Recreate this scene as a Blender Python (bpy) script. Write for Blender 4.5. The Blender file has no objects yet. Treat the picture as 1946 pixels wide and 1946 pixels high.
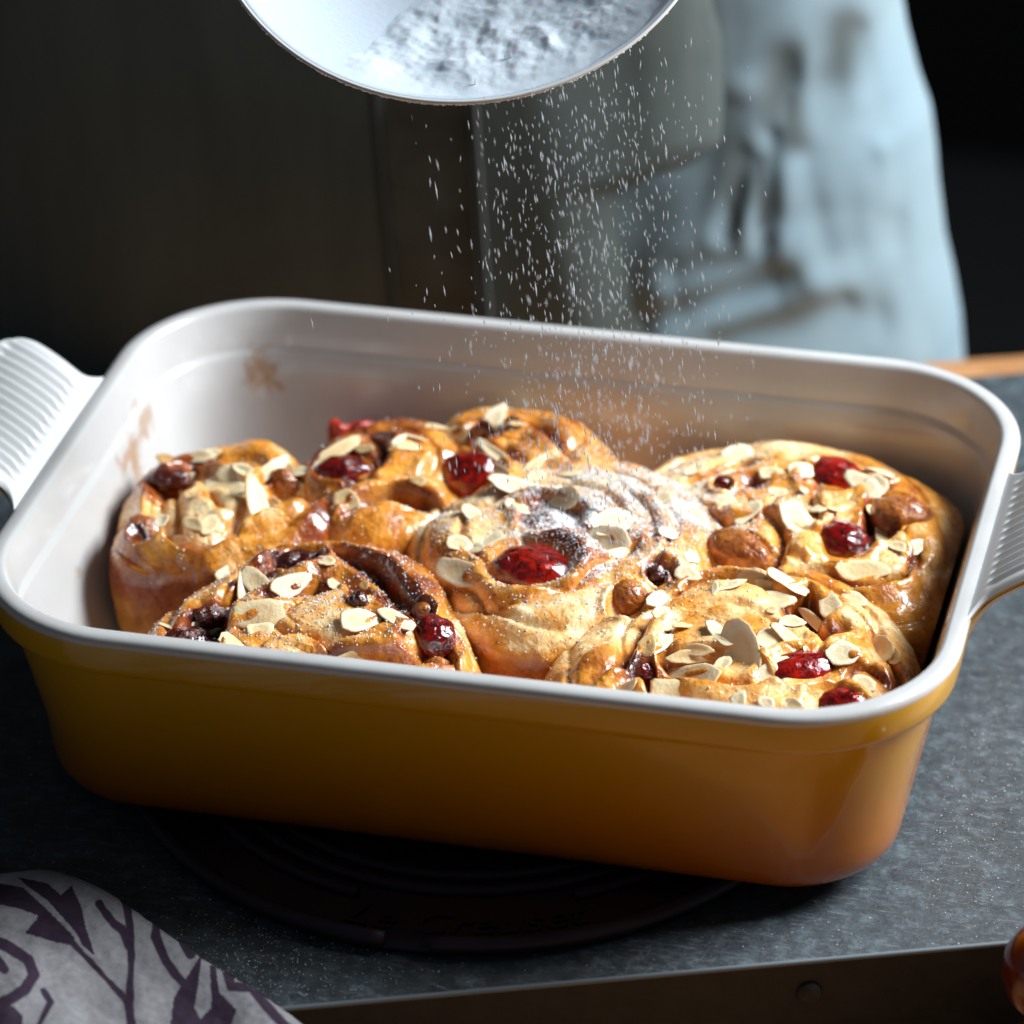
import bpy, math, random
import numpy as np
from mathutils import Vector, Matrix
from mathutils.bvhtree import BVHTree

random.seed(7)
rng = np.random.default_rng(11)
sc = bpy.context.scene

# ------------------------------------------------------------------ camera
CP = np.array([0.29655576, -1.16361938, 0.77710501])
CF = np.array([-0.20207959, 0.81901727, -0.53700518])
CR = np.array([0.97282428, 0.23114813, -0.01354479])
CU = np.array([-0.11303432, 0.5251488, 0.8434702])
FOC, SX, SY, S = 8.157, 61.2, 274.8, 973.0
cam_d = bpy.data.cameras.new('camera'); cam = bpy.data.objects.new('camera', cam_d)
sc.collection.objects.link(cam); sc.camera = cam
cam_d.sensor_width = 36; cam_d.lens = FOC*18
cam_d.shift_x = -SX/1946; cam_d.shift_y = SY/1946
cam_d.clip_start = .05; cam_d.clip_end = 50
m = Matrix.Identity(4)
for i in range(3):
    m[i][0] = CR[i]; m[i][1] = CU[i]; m[i][2] = -CF[i]; m[i][3] = CP[i]
cam.matrix_world = m
cam_d.dof.use_dof = True; cam_d.dof.focus_distance = 1.345; cam_d.dof.aperture_fstop = 7

# ------------------------------------------------------------------ world and lamps
w = bpy.data.worlds.new('World'); sc.world = w; w.use_nodes = True
w.node_tree.nodes['Background'].inputs[0].default_value = (.62, .80, 1, 1)
w.node_tree.nodes['Background'].inputs[1].default_value = .07
def area(name, loc, target, size, power, col, sy=None):
    l = bpy.data.lights.new(name, 'AREA'); l.energy = power; l.color = col; l.size = size
    if sy: l.shape = 'RECTANGLE'; l.size_y = sy
    o = bpy.data.objects.new(name, l); sc.collection.objects.link(o)
    o.location = loc
    d = Vector(target)-Vector(loc); o.rotation_euler = d.to_track_quat('-Z', 'Y').to_euler()
    return o
area('window_light', (.92, .46, .84), (.02, 0, .05), .56, 50, (.90, .955, 1.0), .6)
sc.view_settings.view_transform = 'Standard'; sc.view_settings.look = 'None'
sc.view_settings.exposure = 0; sc.view_settings.gamma = 1

# ------------------------------------------------------------------ helpers
def at(px, py, z=None, y=None):
    d = CF + CR*(px-S-SX)/(FOC*S) - CU*(py-S-SY)/(FOC*S)
    t = (z-CP[2])/d[2] if z is not None else (y-CP[1])/d[1]
    return CP+d*t
def ray(px, py):
    d = CF + CR*(px-S-SX)/(FOC*S) - CU*(py-S-SY)/(FOC*S)
    return Vector(CP), Vector(d).normalized()
K = 1946/1932
def hsh(ix, iy, iz, s):
    h = (ix.astype(np.int64)*374761393 + iy.astype(np.int64)*668265263 + iz.astype(np.int64)*2147483647 + s*974711) & 0x7fffffff
    h = ((h ^ (h >> 13))*1274126177) & 0x7fffffff
    return ((h ^ (h >> 16)) & 0xffff)/32767.5-1
def noise(p, sc_, seed=0):
    q = p*sc_; f = np.floor(q); r = q-f; u = r*r*(3-2*r); o = 0
    for a in (0, 1):
        for b in (0, 1):
            for c in (0, 1):
                o = o + hsh(f[:, 0]+a, f[:, 1]+b, f[:, 2]+c, seed)*np.abs(1-a-u[:, 0])*np.abs(1-b-u[:, 1])*np.abs(1-c-u[:, 2])
    return o
def fbm(p, s, n=3, seed=0, g=.5):
    o = 0; a = 1
    for i in range(n): o = o+a*noise(p, s*2**i, seed+i*7); a *= g
    return o
def mesh_obj(name, v, f, mats, parent=None, smooth=True, midx=None, attrs=None, link=True):
    me = bpy.data.meshes.new(name); me.from_pydata(np.asarray(v).tolist(), [], [tuple(int(i) for i in q) for q in f])
    for mt in (mats if isinstance(mats, list) else [mats]): me.materials.append(mt)
    if smooth: me.polygons.foreach_set('use_smooth', [True]*len(me.polygons))
    if midx is not None: me.polygons.foreach_set('material_index', list(midx))
    for k, a in (attrs or {}).items():
        a = np.asarray(a)
        if a.ndim == 2:
            at_ = me.attributes.new(k, 'FLOAT_COLOR', 'POINT')
            if a.shape[1] == 3: a = np.c_[a, np.ones(len(a))]
            at_.data.foreach_set('color', a.astype(np.float32).ravel())
        else:
            at_ = me.attributes.new(k, 'FLOAT', 'POINT'); at_.data.foreach_set('value', a.astype(np.float32))
    me.update()
    o = bpy.data.objects.new(name, me)
    if link: sc.collection.objects.link(o)
    if parent: o.parent = parent
    return o
def tag(o, label=None, cat=None, group=None, kind=None):
    for k, v in (('label', label), ('category', cat), ('group', group), ('kind', kind)):
        if v: o[k] = v
    return o
def empty(name, loc=(0, 0, 0)):
    o = bpy.data.objects.new(name, None); sc.collection.objects.link(o); o.location = loc; o.empty_display_size = .02
    return o
def grid_faces(nu, nv, wrapu=False, off=0):
    f = []
    for i in range(nu if wrapu else nu-1):
        a = (i % nu)*nv; b = ((i+1) % nu)*nv
        for j in range(nv-1): f.append((off+a+j, off+b+j, off+b+j+1, off+a+j+1))
    return f

# material helpers
def mat(name, col=(.5, .5, .5), rough=.5, **kw):
    mt = bpy.data.materials.new(name); mt.use_nodes = True
    b = mt.node_tree.nodes['Principled BSDF']
    b.inputs['Base Color'].default_value = (*col, 1); b.inputs['Roughness'].default_value = rough
    for k, v in kw.items(): b.inputs[k.replace('_', ' ')].default_value = v
    return mt
class N:
    def __init__(s, mt): s.t = mt.node_tree; s.b = s.t.nodes['Principled BSDF']
    def new(s, ty, **kw):
        n = s.t.nodes.new(ty)
        for k, v in kw.items(): setattr(n, k, v)
        return n
    def link(s, a, b): s.t.links.new(a, b)
    def tex(s, scale, detail=4, rough=.55, vec=None, ty='ShaderNodeTexNoise', dist=0):
        n = s.new(ty)
        n.inputs['Scale'].default_value = scale
        if ty == 'ShaderNodeTexNoise':
            n.inputs['Detail'].default_value = detail; n.inputs['Roughness'].default_value = rough; n.inputs['Distortion'].default_value = dist
        if vec is None: vec = s.coord()
        s.link(vec, n.inputs['Vector']); return n
    def coord(s):
        if not hasattr(s, 'c'): s.c = s.new('ShaderNodeTexCoord')
        return s.c.outputs['Object']
    def attr(s, name): 
        n = s.new('ShaderNodeAttribute'); n.attribute_name = name; return n
    def math(s, op, a, b=None, clamp=False):
        n = s.new('ShaderNodeMath', operation=op, use_clamp=clamp)
        for i, v in enumerate((a, b)):
            if v is None: continue
            if isinstance(v, (int, float)): n.inputs[i].default_value = v
            else: s.link(v, n.inputs[i])
        return n.outputs[0]
    def ramp(s, fac, stops):
        n = s.new('ShaderNodeValToRGB'); e = n.color_ramp.elements
        while len(e) > 1: e.remove(e[-1])
        for i, (p, c) in enumerate(stops):
            q = e[0] if i == 0 else e.new(p)
            q.position = p; q.color = (*c, 1) if len(c) == 3 else c
        s.link(fac, n.inputs[0]); return n.outputs[0]
    def mix(s, fac, a, b, mode='MIX'):
        n = s.new('ShaderNodeMix', data_type='RGBA', blend_type=mode)
        for k, v in ((0, fac), (6, a), (7, b)):
            if isinstance(v, (int, float)): n.inputs[k].default_value = v
            elif isinstance(v, tuple): n.inputs[k].default_value = (*v, 1)
            else: s.link(v, n.inputs[k])
        return n.outputs[2]
    def bump(s, h, strength=.5, dist=.001, prev=None):
        n = s.new('ShaderNodeBump'); n.inputs['Strength'].default_value = strength; n.inputs['Distance'].default_value = dist
        s.link(h, n.inputs['Height'])
        if prev: s.link(prev, n.inputs['Normal'])
        return n.outputs[0]
g = lambda v: (v, v, v)

# ---- crust
M_crust = mat('baked_crust', rough=.36, Subsurface_Weight=.03, Subsurface_Scale=.004, Coat_Weight=.7, Coat_Roughness=.10)
M_crust.node_tree.nodes['Principled BSDF'].inputs['Subsurface Radius'].default_value = (1, .45, .15)
n = N(M_crust)
col = n.attr('Col').outputs['Color']
n1 = n.tex(420, 6, .65, dist=.6).outputs[0]; n2 = n.tex(130, 5, .6, dist=1.0).outputs[0]; n3 = n.tex(1500, 3).outputs[0]
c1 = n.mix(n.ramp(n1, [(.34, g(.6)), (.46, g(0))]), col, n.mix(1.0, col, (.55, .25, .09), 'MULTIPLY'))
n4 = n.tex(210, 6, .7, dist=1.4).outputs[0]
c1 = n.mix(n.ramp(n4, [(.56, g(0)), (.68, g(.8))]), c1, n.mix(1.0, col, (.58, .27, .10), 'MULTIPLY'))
c1 = n.mix(n.ramp(n2, [(.48, g(0)), (.62, g(.7))]), c1, n.mix(1.0, col, (1.25, 1.45, 2.0), 'MULTIPLY'))
sug = n.attr('sugar').outputs['Fac']
geo = n.new('ShaderNodeNewGeometry'); sep = n.new('ShaderNodeSeparateXYZ'); n.link(geo.outputs['Normal'], sep.inputs[0])
up = n.math('MULTIPLY', sep.outputs['Z'], sug)
sm = n.math('ADD', n.math('MULTIPLY', n.tex(900, 5, .7).outputs[0], .9), n.math('MULTIPLY', n.tex(260, 4).outputs[0], .6))
fac = n.math('MULTIPLY', n.math('SUBTRACT', n.math('ADD', sm, n.math('MULTIPLY', up, .42)), 1.03), 8, True)
fac = n.math('MULTIPLY', fac, n.math('MULTIPLY', sug, 6, True))
c2 = n.mix(n.math('MULTIPLY', fac, .9), c1, (.92, .92, .92))
n.link(c2, n.b.inputs['Base Color'])
rr_ = n.ramp(n.tex(240, 5, .6, dist=.8).outputs[0], [(.38, g(.14)), (.62, g(.42))])
rg = n.math('MAXIMUM', n.math('ADD', rr_, n.math('MULTIPLY', n.attr('matte').outputs['Fac'], .45), True), n.math('MULTIPLY', fac, .75))
n.link(rg, n.b.inputs['Roughness'])
n.link(n.math('SUBTRACT', .7, n.math('ADD', n.math('MULTIPLY', fac, .4), n.math('MULTIPLY', n.attr('matte').outputs['Fac'], .4)), True), n.b.inputs['Coat Weight'])
b1 = n.bump(n.tex(300, 3, .5, dist=.5).outputs[0], .5, .0014); b2 = n.bump(n2, .35, .002, b1); b3 = n.bump(n3, .2, .0004, b2); b4 = n.bump(fac, .7, .0006, b3)
n.link(b4, n.b.inputs['Normal'])

def fruit_mat(name, c1, c2, rough=.16, frost=.79, bump=.3):
    mt = mat(name, c1, rough, Subsurface_Weight=.10, Subsurface_Scale=.005, Coat_Weight=.8, Coat_Roughness=.08)
    mt.node_tree.nodes['Principled BSDF'].inputs['Subsurface Radius'].default_value = (1, .2, .06)
    n = N(mt); t = n.tex(260, 5, .6, dist=1).outputs[0]
    c = n.ramp(t, [(.38, c1), (.62, c2)])
    s = n.tex(700, 4, .7).outputs[0]
    geo = n.new('ShaderNodeNewGeometry'); sep = n.new('ShaderNodeSeparateXYZ'); n.link(geo.outputs['Normal'], sep.inputs[0])
    f = n.math('MULTIPLY', n.math('SUBTRACT', n.math('ADD', s, n.math('MULTIPLY', sep.outputs['Z'], .10)), frost), 12, True)
    n.link(n.mix(n.math('MULTIPLY', f, .8), c, (.75, .74, .74)), n.b.inputs['Base Color'])
    n.link(n.bump(n.tex(330, 4, .55, dist=1.2).outputs[0], bump, .003), n.b.inputs['Normal'])
    return mt
M_cherry = fruit_mat('candied_cherry', (.06, .0005, .0003), (.36, .008, .0015), .10, .97, .25)
M_dcherry = fruit_mat('dark_cherry', (.030, .0008, .0005), (.20, .003, .001), .08, .97, .25)
M_amber = fruit_mat('glazed_apricot', (.20, .040, .006), (.50, .17, .025), .28, .82, .4)
M_raisin = fruit_mat('raisin', (.03, .003, .0015), (.11, .012, .003), .2, .86, .45)
M_peel = fruit_mat('candied_peel', (.34, .006, .002), (.75, .05, .008), frost=.99)

M_alm = mat('almond', rough=.42, Subsurface_Weight=.12, Subsurface_Scale=.002, Coat_Weight=.2, Coat_Roughness=.25)
n = N(M_alm); oi = n.new('ShaderNodeObjectInfo')
ac = n.attr('edge').outputs['Fac']
n.link(n.mix(n.ramp(n.tex(500, 4).outputs[0], [(.4, g(0)), (.7, g(.35))]), n.mix(ac, n.attr('Col').outputs['Color'], (.66, .36, .11)), (.86, .60, .28)), n.b.inputs['Base Color'])
n.link(n.bump(n.tex(700, 4).outputs[0], .35, .0006), n.b.inputs['Normal'])

M_sug = mat('sugar', (.86, .88, .9), .45, Subsurface_Weight=.2, Subsurface_Scale=.001)

# ------------------------------------------------------------------ room, table, tray
M_wall = mat('dark_wall', (.004, .004, .0045), .95, Specular_IOR_Level=.1)
v = [(-3, 2.2, -1.2), (3, 2.2, -1.2), (3, 2.2, 3), (-3, 2.2, 3)]
tag(mesh_obj('wall', v, [(0, 1, 2, 3)], M_wall, smooth=False), kind='structure')
M_floor = mat('dark_floor', (.006, .006, .006), .9)
tag(mesh_obj('floor', [(-3, -3, -.85), (3, -3, -.85), (3, 2.2, -.85), (-3, 2.2, -.85)], [(0, 1, 2, 3)], M_floor, smooth=False), kind='structure')

def prism(poly, z0, z1, bev=.001):
    nn = len(poly); P = np.array(poly, float); c = P.mean(0)
    ins = P+(c-P)/np.linalg.norm(c-P, axis=1)[:, None]*bev
    v = [(*p, z0) for p in P]+[(*p, z1-bev) for p in P]+[(*p, z1-bev*.3) for p in (P+ins)/2]+[(*p, z1) for p in ins]
    f = []
    for L in range(3):
        for i in range(nn): j = (i+1) % nn; f.append((L*nn+i, L*nn+j, (L+1)*nn+j, (L+1)*nn+i))
    f.append(tuple(3*nn+i for i in range(nn))); f.append(tuple(reversed(range(nn))))
    return v, f
ZT = -.045
M_wood = mat('oak_board', rough=.5)
n = N(M_wood); mp = n.new('ShaderNodeMapping'); n.link(n.coord(), mp.inputs[0]); mp.inputs['Scale'].default_value = (1, 9, 9)
wt = n.tex(12, 6, .6, mp.outputs[0], dist=1.2).outputs[0]
n.link(n.ramp(wt, [(.3, (.20, .085, .03)), (.5, (.40, .19, .075)), (.7, (.52, .28, .12))]), n.b.inputs['Base Color'])
n.link(n.bump(wt, .4, .001), n.b.inputs['Normal'])
t20 = math.radians(20); dx, dy = math.cos(t20), math.sin(t20); ox, oy = at(1740*K, 685*K, ZT)[:2]
tb = tag(empty('wooden_table', (ox, oy, ZT)), 'brown wooden table with its back edge showing behind the baking dish', 'table')
for k in range(7):   # boards laid side by side, from the back edge to the front
    a = k*.135+.0; b = a+.1335
    q = []
    for u, vv in ((-.9, -b), (.7, -b), (.7, -a), (-.9, -a)): q.append((u*dx-vv*dy, u*dy+vv*dx))
    vv_, ff = prism(q, -.03, 0, .0015); mesh_obj('plank', vv_, ff, M_wood, tb, False)

# tray
M_tray = mat('slate_tray', rough=.45)
n = N(M_tray)
ta = n.tex(170, 9, .8, dist=.2).outputs[0]; tb_ = n.tex(14, 5, .6).outputs[0]
mp = n.new('ShaderNodeMapping'); n.link(n.coord(), mp.inputs[0]); mp.inputs['Scale'].default_value = (1, 4.5, 1); mp.inputs['Rotation'].default_value = (0, 0, .6)
tc = n.tex(130, 5, .7, mp.outputs[0], dist=.8).outputs[0]
base = n.ramp(ta, [(.34, (.016, .021, .025)), (.52, (.036, .048, .056)), (.72, (.12, .16, .18))])
base = n.mix(n.ramp(tc, [(.55, g(0)), (.72, g(.5))]), base, (.22, .26, .29))
vor = n.new('ShaderNodeTexVoronoi', feature='DISTANCE_TO_EDGE'); vor.inputs['Scale'].default_value = 45
wp = n.new('ShaderNodeVectorMath', operation='ADD'); n.link(n.coord(), wp.inputs[0])
wn = n.new('ShaderNodeVectorMath', operation='SCALE'); n.link(n.tex(30, 4).outputs[1], wn.inputs[0]); wn.inputs['Scale'].default_value = .05
n.link(wn.outputs[0], wp.inputs[1]); n.link(wp.outputs[0], vor.inputs['Vector'])
sc_l = n.ramp(vor.outputs['Distance'], [(0, g(1)), (.035, g(0))])
# chalky smear of sugar beside the dish
sme = at(1820, 1480, -.008); vd = n.new('ShaderNodeVectorMath', operation='DISTANCE'); n.link(n.coord(), vd.inputs[0]); vd.inputs[1].default_value = (sme[0]-.03, sme[1], -.008)
md = n.ramp(vd.outputs['Value'], [(.0, g(1)), (.085, g(0))])
base = n.mix(n.math('MULTIPLY', n.math('MULTIPLY', sc_l, md), .9), base, (.46, .53, .57))
base = n.mix(n.math('MULTIPLY', n.math('MULTIPLY', n.ramp(tc, [(.45, g(0)), (.6, g(1))]), md), .5), base, (.34, .39, .42))
sp = n.ramp(n.tex(900, 2, .5).outputs[0], [(.72, g(0)), (.76, g(.8))])
base = n.mix(sp, base, (.55, .55, .52))
n.link(base, n.b.inputs['Base Color'])
n.link(n.ramp(ta, [(.3, g(.38)), (.7, g(.62))]), n.b.inputs['Roughness'])
n.link(n.bump(ta, .5, .0012, n.bump(tc, .4, .0008)), n.b.inputs['Normal'])
M_trayside = mat('dark_iron', rough=.7)
n = N(M_trayside); ti = n.tex(120, 6, .65).outputs[0]
n.link(n.ramp(ti, [(.3, (.006, .006, .0055)), (.7, (.020, .019, .016))]), n.b.inputs['Base Color']); n.link(n.bump(ti, .4, .0008), n.b.inputs['Normal'])
p0 = at(604, 1909, -.008)[:2]; p1 = at(1939, 1788, -.008)[:2]
d = (p1-p0)/np.linalg.norm(p1-p0)
fl = p0-d*.32; fr = p0+d*.262
bk = np.array([.13, .272]); poly = [tuple(fl), tuple(fr), tuple(bk+d*.12), tuple(bk-d*.62)]
tray = tag(empty('serving_tray', (p0[0], p0[1], ZT)), 'dark slate grey riveted tray under the yellow baking dish', 'tray')
O = np.array([p0[0], p0[1]])
loc = [tuple(np.array(q)-O) for q in poly]
v, f = prism(loc, 0, -.008-ZT, .0012)
nn = len(loc); midx = [0]*len(f)
for i in range(nn): midx[i] = 1
mesh_obj('tray_top', v, f, [M_tray, M_trayside], tray, False, midx)
# raised rim line along the front edge
def tube(pts, r, nseg=8, closed=False):
    pts = np.array(pts, float); nP = len(pts); v = []
    for i in range(nP):
        if closed: t = pts[(i+1) % nP]-pts[i-1]
        else: t = pts[min(i+1, nP-1)]-pts[max(i-1, 0)]
        t = t/np.linalg.norm(t); a = np.cross(t, (0, 0, 1))
        if np.linalg.norm(a) < 1e-3: a = np.cross(t, (1, 0, 0))
        a /= np.linalg.norm(a); b = np.cross(a, t); rr = r[i] if hasattr(r, '__len__') else r
        for k in range(nseg): th = 2*math.pi*k/nseg; v.append(pts[i]+a*rr*math.cos(th)+b*rr*math.sin(th))
    f = []
    for i in range(nP if closed else nP-1):
        for k in range(nseg):
            k2 = (k+1) % nseg; i2 = (i+1) % nP
            f.append((i*nseg+k, i*nseg+k2, i2*nseg+k2, i2*nseg+k))
    if not closed: f.append(tuple(reversed(range(nseg)))); f.append(tuple((nP-1)*nseg+k for k in range(nseg)))
    return v, f
M_edge = mat('worn_metal_edge', (.13, .155, .17), .5)
e0 = np.array([*(fl-O), .0365]); e1 = np.array([*(fr-O), .0365])
v, f = tube([e0+(e1-e0)*t for t in np.linspace(0.002, .998, 30)], .0009)
mesh_obj('edge_strip', v, f, M_edge, tray)
rv = at(1527, 1850, y=None, z=-.02)
def dome(r, h, ns=20, nr=6):
    v = []; f = []
    for j in range(nr):
        a = j/(nr-1)*math.pi/2
        for i in range(ns): t = 2*math.pi*i/ns; v.append((r*math.cos(a)*math.cos(t), r*math.cos(a)*math.sin(t), h*math.sin(a)))
    for j in range(nr-1):
        for i in range(ns): k = (i+1) % ns; f.append((j*ns+i, j*ns+k, (j+1)*ns+k, (j+1)*ns+i))
    return v, f
v, f = dome(.0042, .002)
nrm = np.array([d[1], -d[0]])
s_ = (np.array(rv[:2])-p0)@d
for ss in (s_, s_-.19):
    o = mesh_obj('rivet', v, f, M_trayside, tray)
    q = d*ss+nrm*.0002; o.location = (q[0], q[1], .0245)
    o.rotation_euler = Vector((nrm[0], nrm[1], 0)).to_track_quat('Z', 'Y').to_euler()

# ------------------------------------------------------------------ trivet
M_triv = mat('plum_silicone', (.010, .002, .011), .6)
TC = np.array([-.006, -.028]); ZB = -.008
tr = tag(empty('trivet', (TC[0], TC[1], ZB)), 'round dark plum trivet with concentric rings under the baking dish', 'trivet')
def lathe(prof, ns=96):
    v = []; f = []
    for r, z in prof:
        for i in range(ns): t = 2*math.pi*i/ns; v.append((r*math.cos(t), r*math.sin(t), z))
    for j in range(len(prof)-1):
        for i in range(ns): k = (i+1) % ns; f.append((j*ns+i, j*ns+k, (j+1)*ns+k, (j+1)*ns+i))
    return v, f
v, f = lathe([(.0001, .004), (.114, .004), (.117, .0035), (.118, .002), (.117, .0002), (.0001, .0002)])
mesh_obj('disc', v, f, M_triv, tr)
for k, R in enumerate((.0805, .0885, .0965, .117)):
    a0, a1 = (0, 2*math.pi)
    if k == 3: a0, a1 = math.radians(-84), math.radians(-91+360)
    elif k == 2: a0, a1 = math.radians(-58), math.radians(-100+360)
    pts = [(R*math.cos(a), R*math.sin(a), .0048) for a in np.linspace(a0, a1, 150)[:-1 if k < 2 else None]]
    v, f = tube(pts, .0022 if k < 3 else .0028, 8, k < 2)
    mesh_obj('ring', v, f, M_triv, tr)
cu = bpy.data.curves.new('lettering', 'FONT'); cu.body = 'Le Creuset'; cu.size = .016; cu.extrude = .0006; cu.align_x = 'CENTER'; cu.shear = .3
to = bpy.data.objects.new('lettering', cu); sc.collection.objects.link(to)
dg = bpy.context.evaluated_depsgraph_get(); me = bpy.data.meshes.new_from_object(to.evaluated_get(dg)); bpy.data.objects.remove(to)
for vv in me.vertices:   # bend the raised word round the disc
    x, y, z = vv.co; a = math.radians(-79)+x/.10; R = .1115 - y ; vv.co = (R*math.cos(a), R*math.sin(a), z+.0045)
me.materials.append(M_triv); to = bpy.data.objects.new('lettering', me); sc.collection.objects.link(to); to.parent = tr

# ------------------------------------------------------------------ baking dish
L, W, H, RC = .32, .2356, .0776, .054
def rrect(L, W, r, n=18, m=(40, 26)):
    pts = []; C = [(L/2-r, W/2-r, 0), (-L/2+r, W/2-r, 90), (-L/2+r, -W/2+r, 180), (L/2-r, -W/2+r, 270)]
    for k in range(4):
        cx, cy, a0 = C[k]
        for i in range(n): a = math.radians(a0+90*i/n); pts.append((cx+r*math.cos(a), cy+r*math.sin(a)))
        c2 = C[(k+1) % 4]; a = math.radians(a0+90)
        e = (cx+r*math.cos(a), cy+r*math.sin(a)); a2 = math.radians(c2[2]); s = (c2[0]+r*math.cos(a2), c2[1]+r*math.sin(a2))
        mm = m[k % 2]
        for i in range(mm): pts.append((e[0]+(s[0]-e[0])*i/mm, e[1]+(s[1]-e[1])*i/mm))
    return np.array(pts)
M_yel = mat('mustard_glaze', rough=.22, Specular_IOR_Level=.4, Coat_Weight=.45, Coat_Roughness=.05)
n = N(M_yel); sep = n.new('ShaderNodeSeparateXYZ'); n.link(n.coord(), sep.inputs[0])
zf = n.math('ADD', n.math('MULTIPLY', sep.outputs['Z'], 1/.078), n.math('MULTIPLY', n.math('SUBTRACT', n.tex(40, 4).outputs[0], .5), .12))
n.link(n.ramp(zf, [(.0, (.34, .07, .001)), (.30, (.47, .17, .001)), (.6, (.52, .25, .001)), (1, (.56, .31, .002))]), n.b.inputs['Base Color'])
n.link(n.bump(n.tex(160, 3).outputs[0], .06, .001), n.b.inputs['Normal'])
M_cream = mat('cream_glaze', rough=.26, Coat_Weight=.5, Coat_Roughness=.1)
n = N(M_cream)
cb = n.mix(n.ramp(n.tex(25, 4).outputs[0], [(.4, g(0)), (.7, g(1))]), (.54, .535, .525), (.48, .47, .455))
def blob(P, r, a, sc_=(1, 1, 1)):
    mp = n.new('ShaderNodeMapping'); mp.vector_type = 'POINT'; n.link(n.coord(), mp.inputs[0])
    mp.inputs['Scale'].default_value = sc_; mp.inputs['Location'].default_value = tuple(-P[i]*sc_[i] for i in range(3))
    ln = n.new('ShaderNodeVectorMath', operation='LENGTH'); n.link(mp.outputs[0], ln.inputs[0])
    f = n.ramp(n.math('DIVIDE', ln.outputs['Value'], r), [(0, g(1)), (1, g(0))])
    nz = n.tex(75, 6, .6, dist=.8).outputs[0]
    return n.math('MULTIPLY', n.math('MULTIPLY', n.math('SUBTRACT', n.math('ADD', nz, n.math('MULTIPLY', f, .35)), .62), 6, True), n.math('MULTIPLY', n.math('MULTIPLY', f, 3, True), a))
for P, r, a, s3 in (((-.150, .036, .052), .017, .75, (1, 1, 1)), ((-.148, .055, .058), .012, .6, (1, 1, 1)), ((-.118, .105, .055), .014, .75, (1, 1, 1)), ((-.149, -.03, .045), .009, .5, (1, 1, 1)), ((-.13, .105, .045), .01, .5, (1, 1, 1)),
                    ((.147, -.03, .052), .075, 1.0, (3.0, 1, 2.4)), ((.145, -.03, .045), .08, .9, (3.0, 1, 2.2))):
    cb = n.mix(blob(P, r, a, s3), cb, (.34, .17, .055))
# thin caramel film baked on the right wall below the inner ledge
sep = n.new('ShaderNodeSeparateXYZ'); n.link(n.coord(), sep.inputs[0])
fx = n.math('MULTIPLY', n.math('SUBTRACT', sep.outputs['X'], .138), 300, True)
fy = n.math('MULTIPLY', n.math('SUBTRACT', .045, sep.outputs['Y']), 120, True)
fz = n.math('MULTIPLY', n.math('SUBTRACT', .0615, sep.outputs['Z']), 700, True)
film = n.math('MULTIPLY', n.math('MULTIPLY', n.math('MULTIPLY', fx, fy), fz), n.ramp(n.tex(60, 5, .6).outputs[0], [(.3, g(.45)), (.6, g(.85))]))
cb = n.mix(film, cb, (.66, .42, .20))
n.link(cb, n.b.inputs['Base Color'])
n.link(n.bump(n.tex(90, 3).outputs[0], .08, .001), n.b.inputs['Normal'])

dish = tag(empty('baking_dish', (0, 0, 0)), 'mustard yellow ceramic baking dish with cream inside and ribbed handles, full of buns', 'baking dish')
prof = [(.105, -.0008), (.040, -.0010), (.0285, -.0010), (.0235, -.0002), (.0200, .0018), (.0180, .0048), (.0170, .0090), (.0164, .0150), (.0156, .023), (.0115, .042), (.0072, .0600), (.0068, .0622), (.0058, .0630), (.0030, .0636), (.0017, .0648), (.0013, .0665), (.0004, .0740), (.0004, .0752)]
prof_in = [(.0004, .0752), (.0001, .0764), (.0004, .0776), (.0014, .0785), (.0030, .0788), (.0052, .0788), (.0064, .0783), (.0072, .0770), (.0094, .0640), (.0098, .0628), (.0107, .0620), (.0113, .0606), (.0148, .046), (.0195, .026), (.0225, .018), (.028, .0118), (.036, .0085), (.050, .0078), (.108, .0078)]
def sweep(prof, closeend=True):
    rings = []
    for ins, z in prof:
        r = max(RC-ins, .008) if ins < .05 else .008
        R = rrect(L-2*ins, W-2*ins, max(min(r, (W-2*ins)/2-1e-4), .002)); rings.append(np.c_[R, np.full(len(R), z)])
    nn = len(rings[0]); v = np.concatenate(rings); f = []
    for j in range(len(rings)-1):
        for i in range(nn): k = (i+1) % nn; f.append((j*nn+i, j*nn+k, (j+1)*nn+k, (j+1)*nn+i))
    return v, f, nn, len(rings)
v, f, nn, nr = sweep(prof)
f.append(tuple(reversed(range(nn))))
v2, f2, _, nr2 = sweep(prof_in)
off = len(v)
f2 = [tuple(i+off for i in q) for q in f2]; f2.append(tuple(off+(nr2-1)*nn+i for i in range(nn)))
o = mesh_obj('dish_body', np.concatenate([v, v2]), f+f2, [M_yel, M_cream], dish, True, [0]*len(f)+[1]*len(f2))
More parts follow.
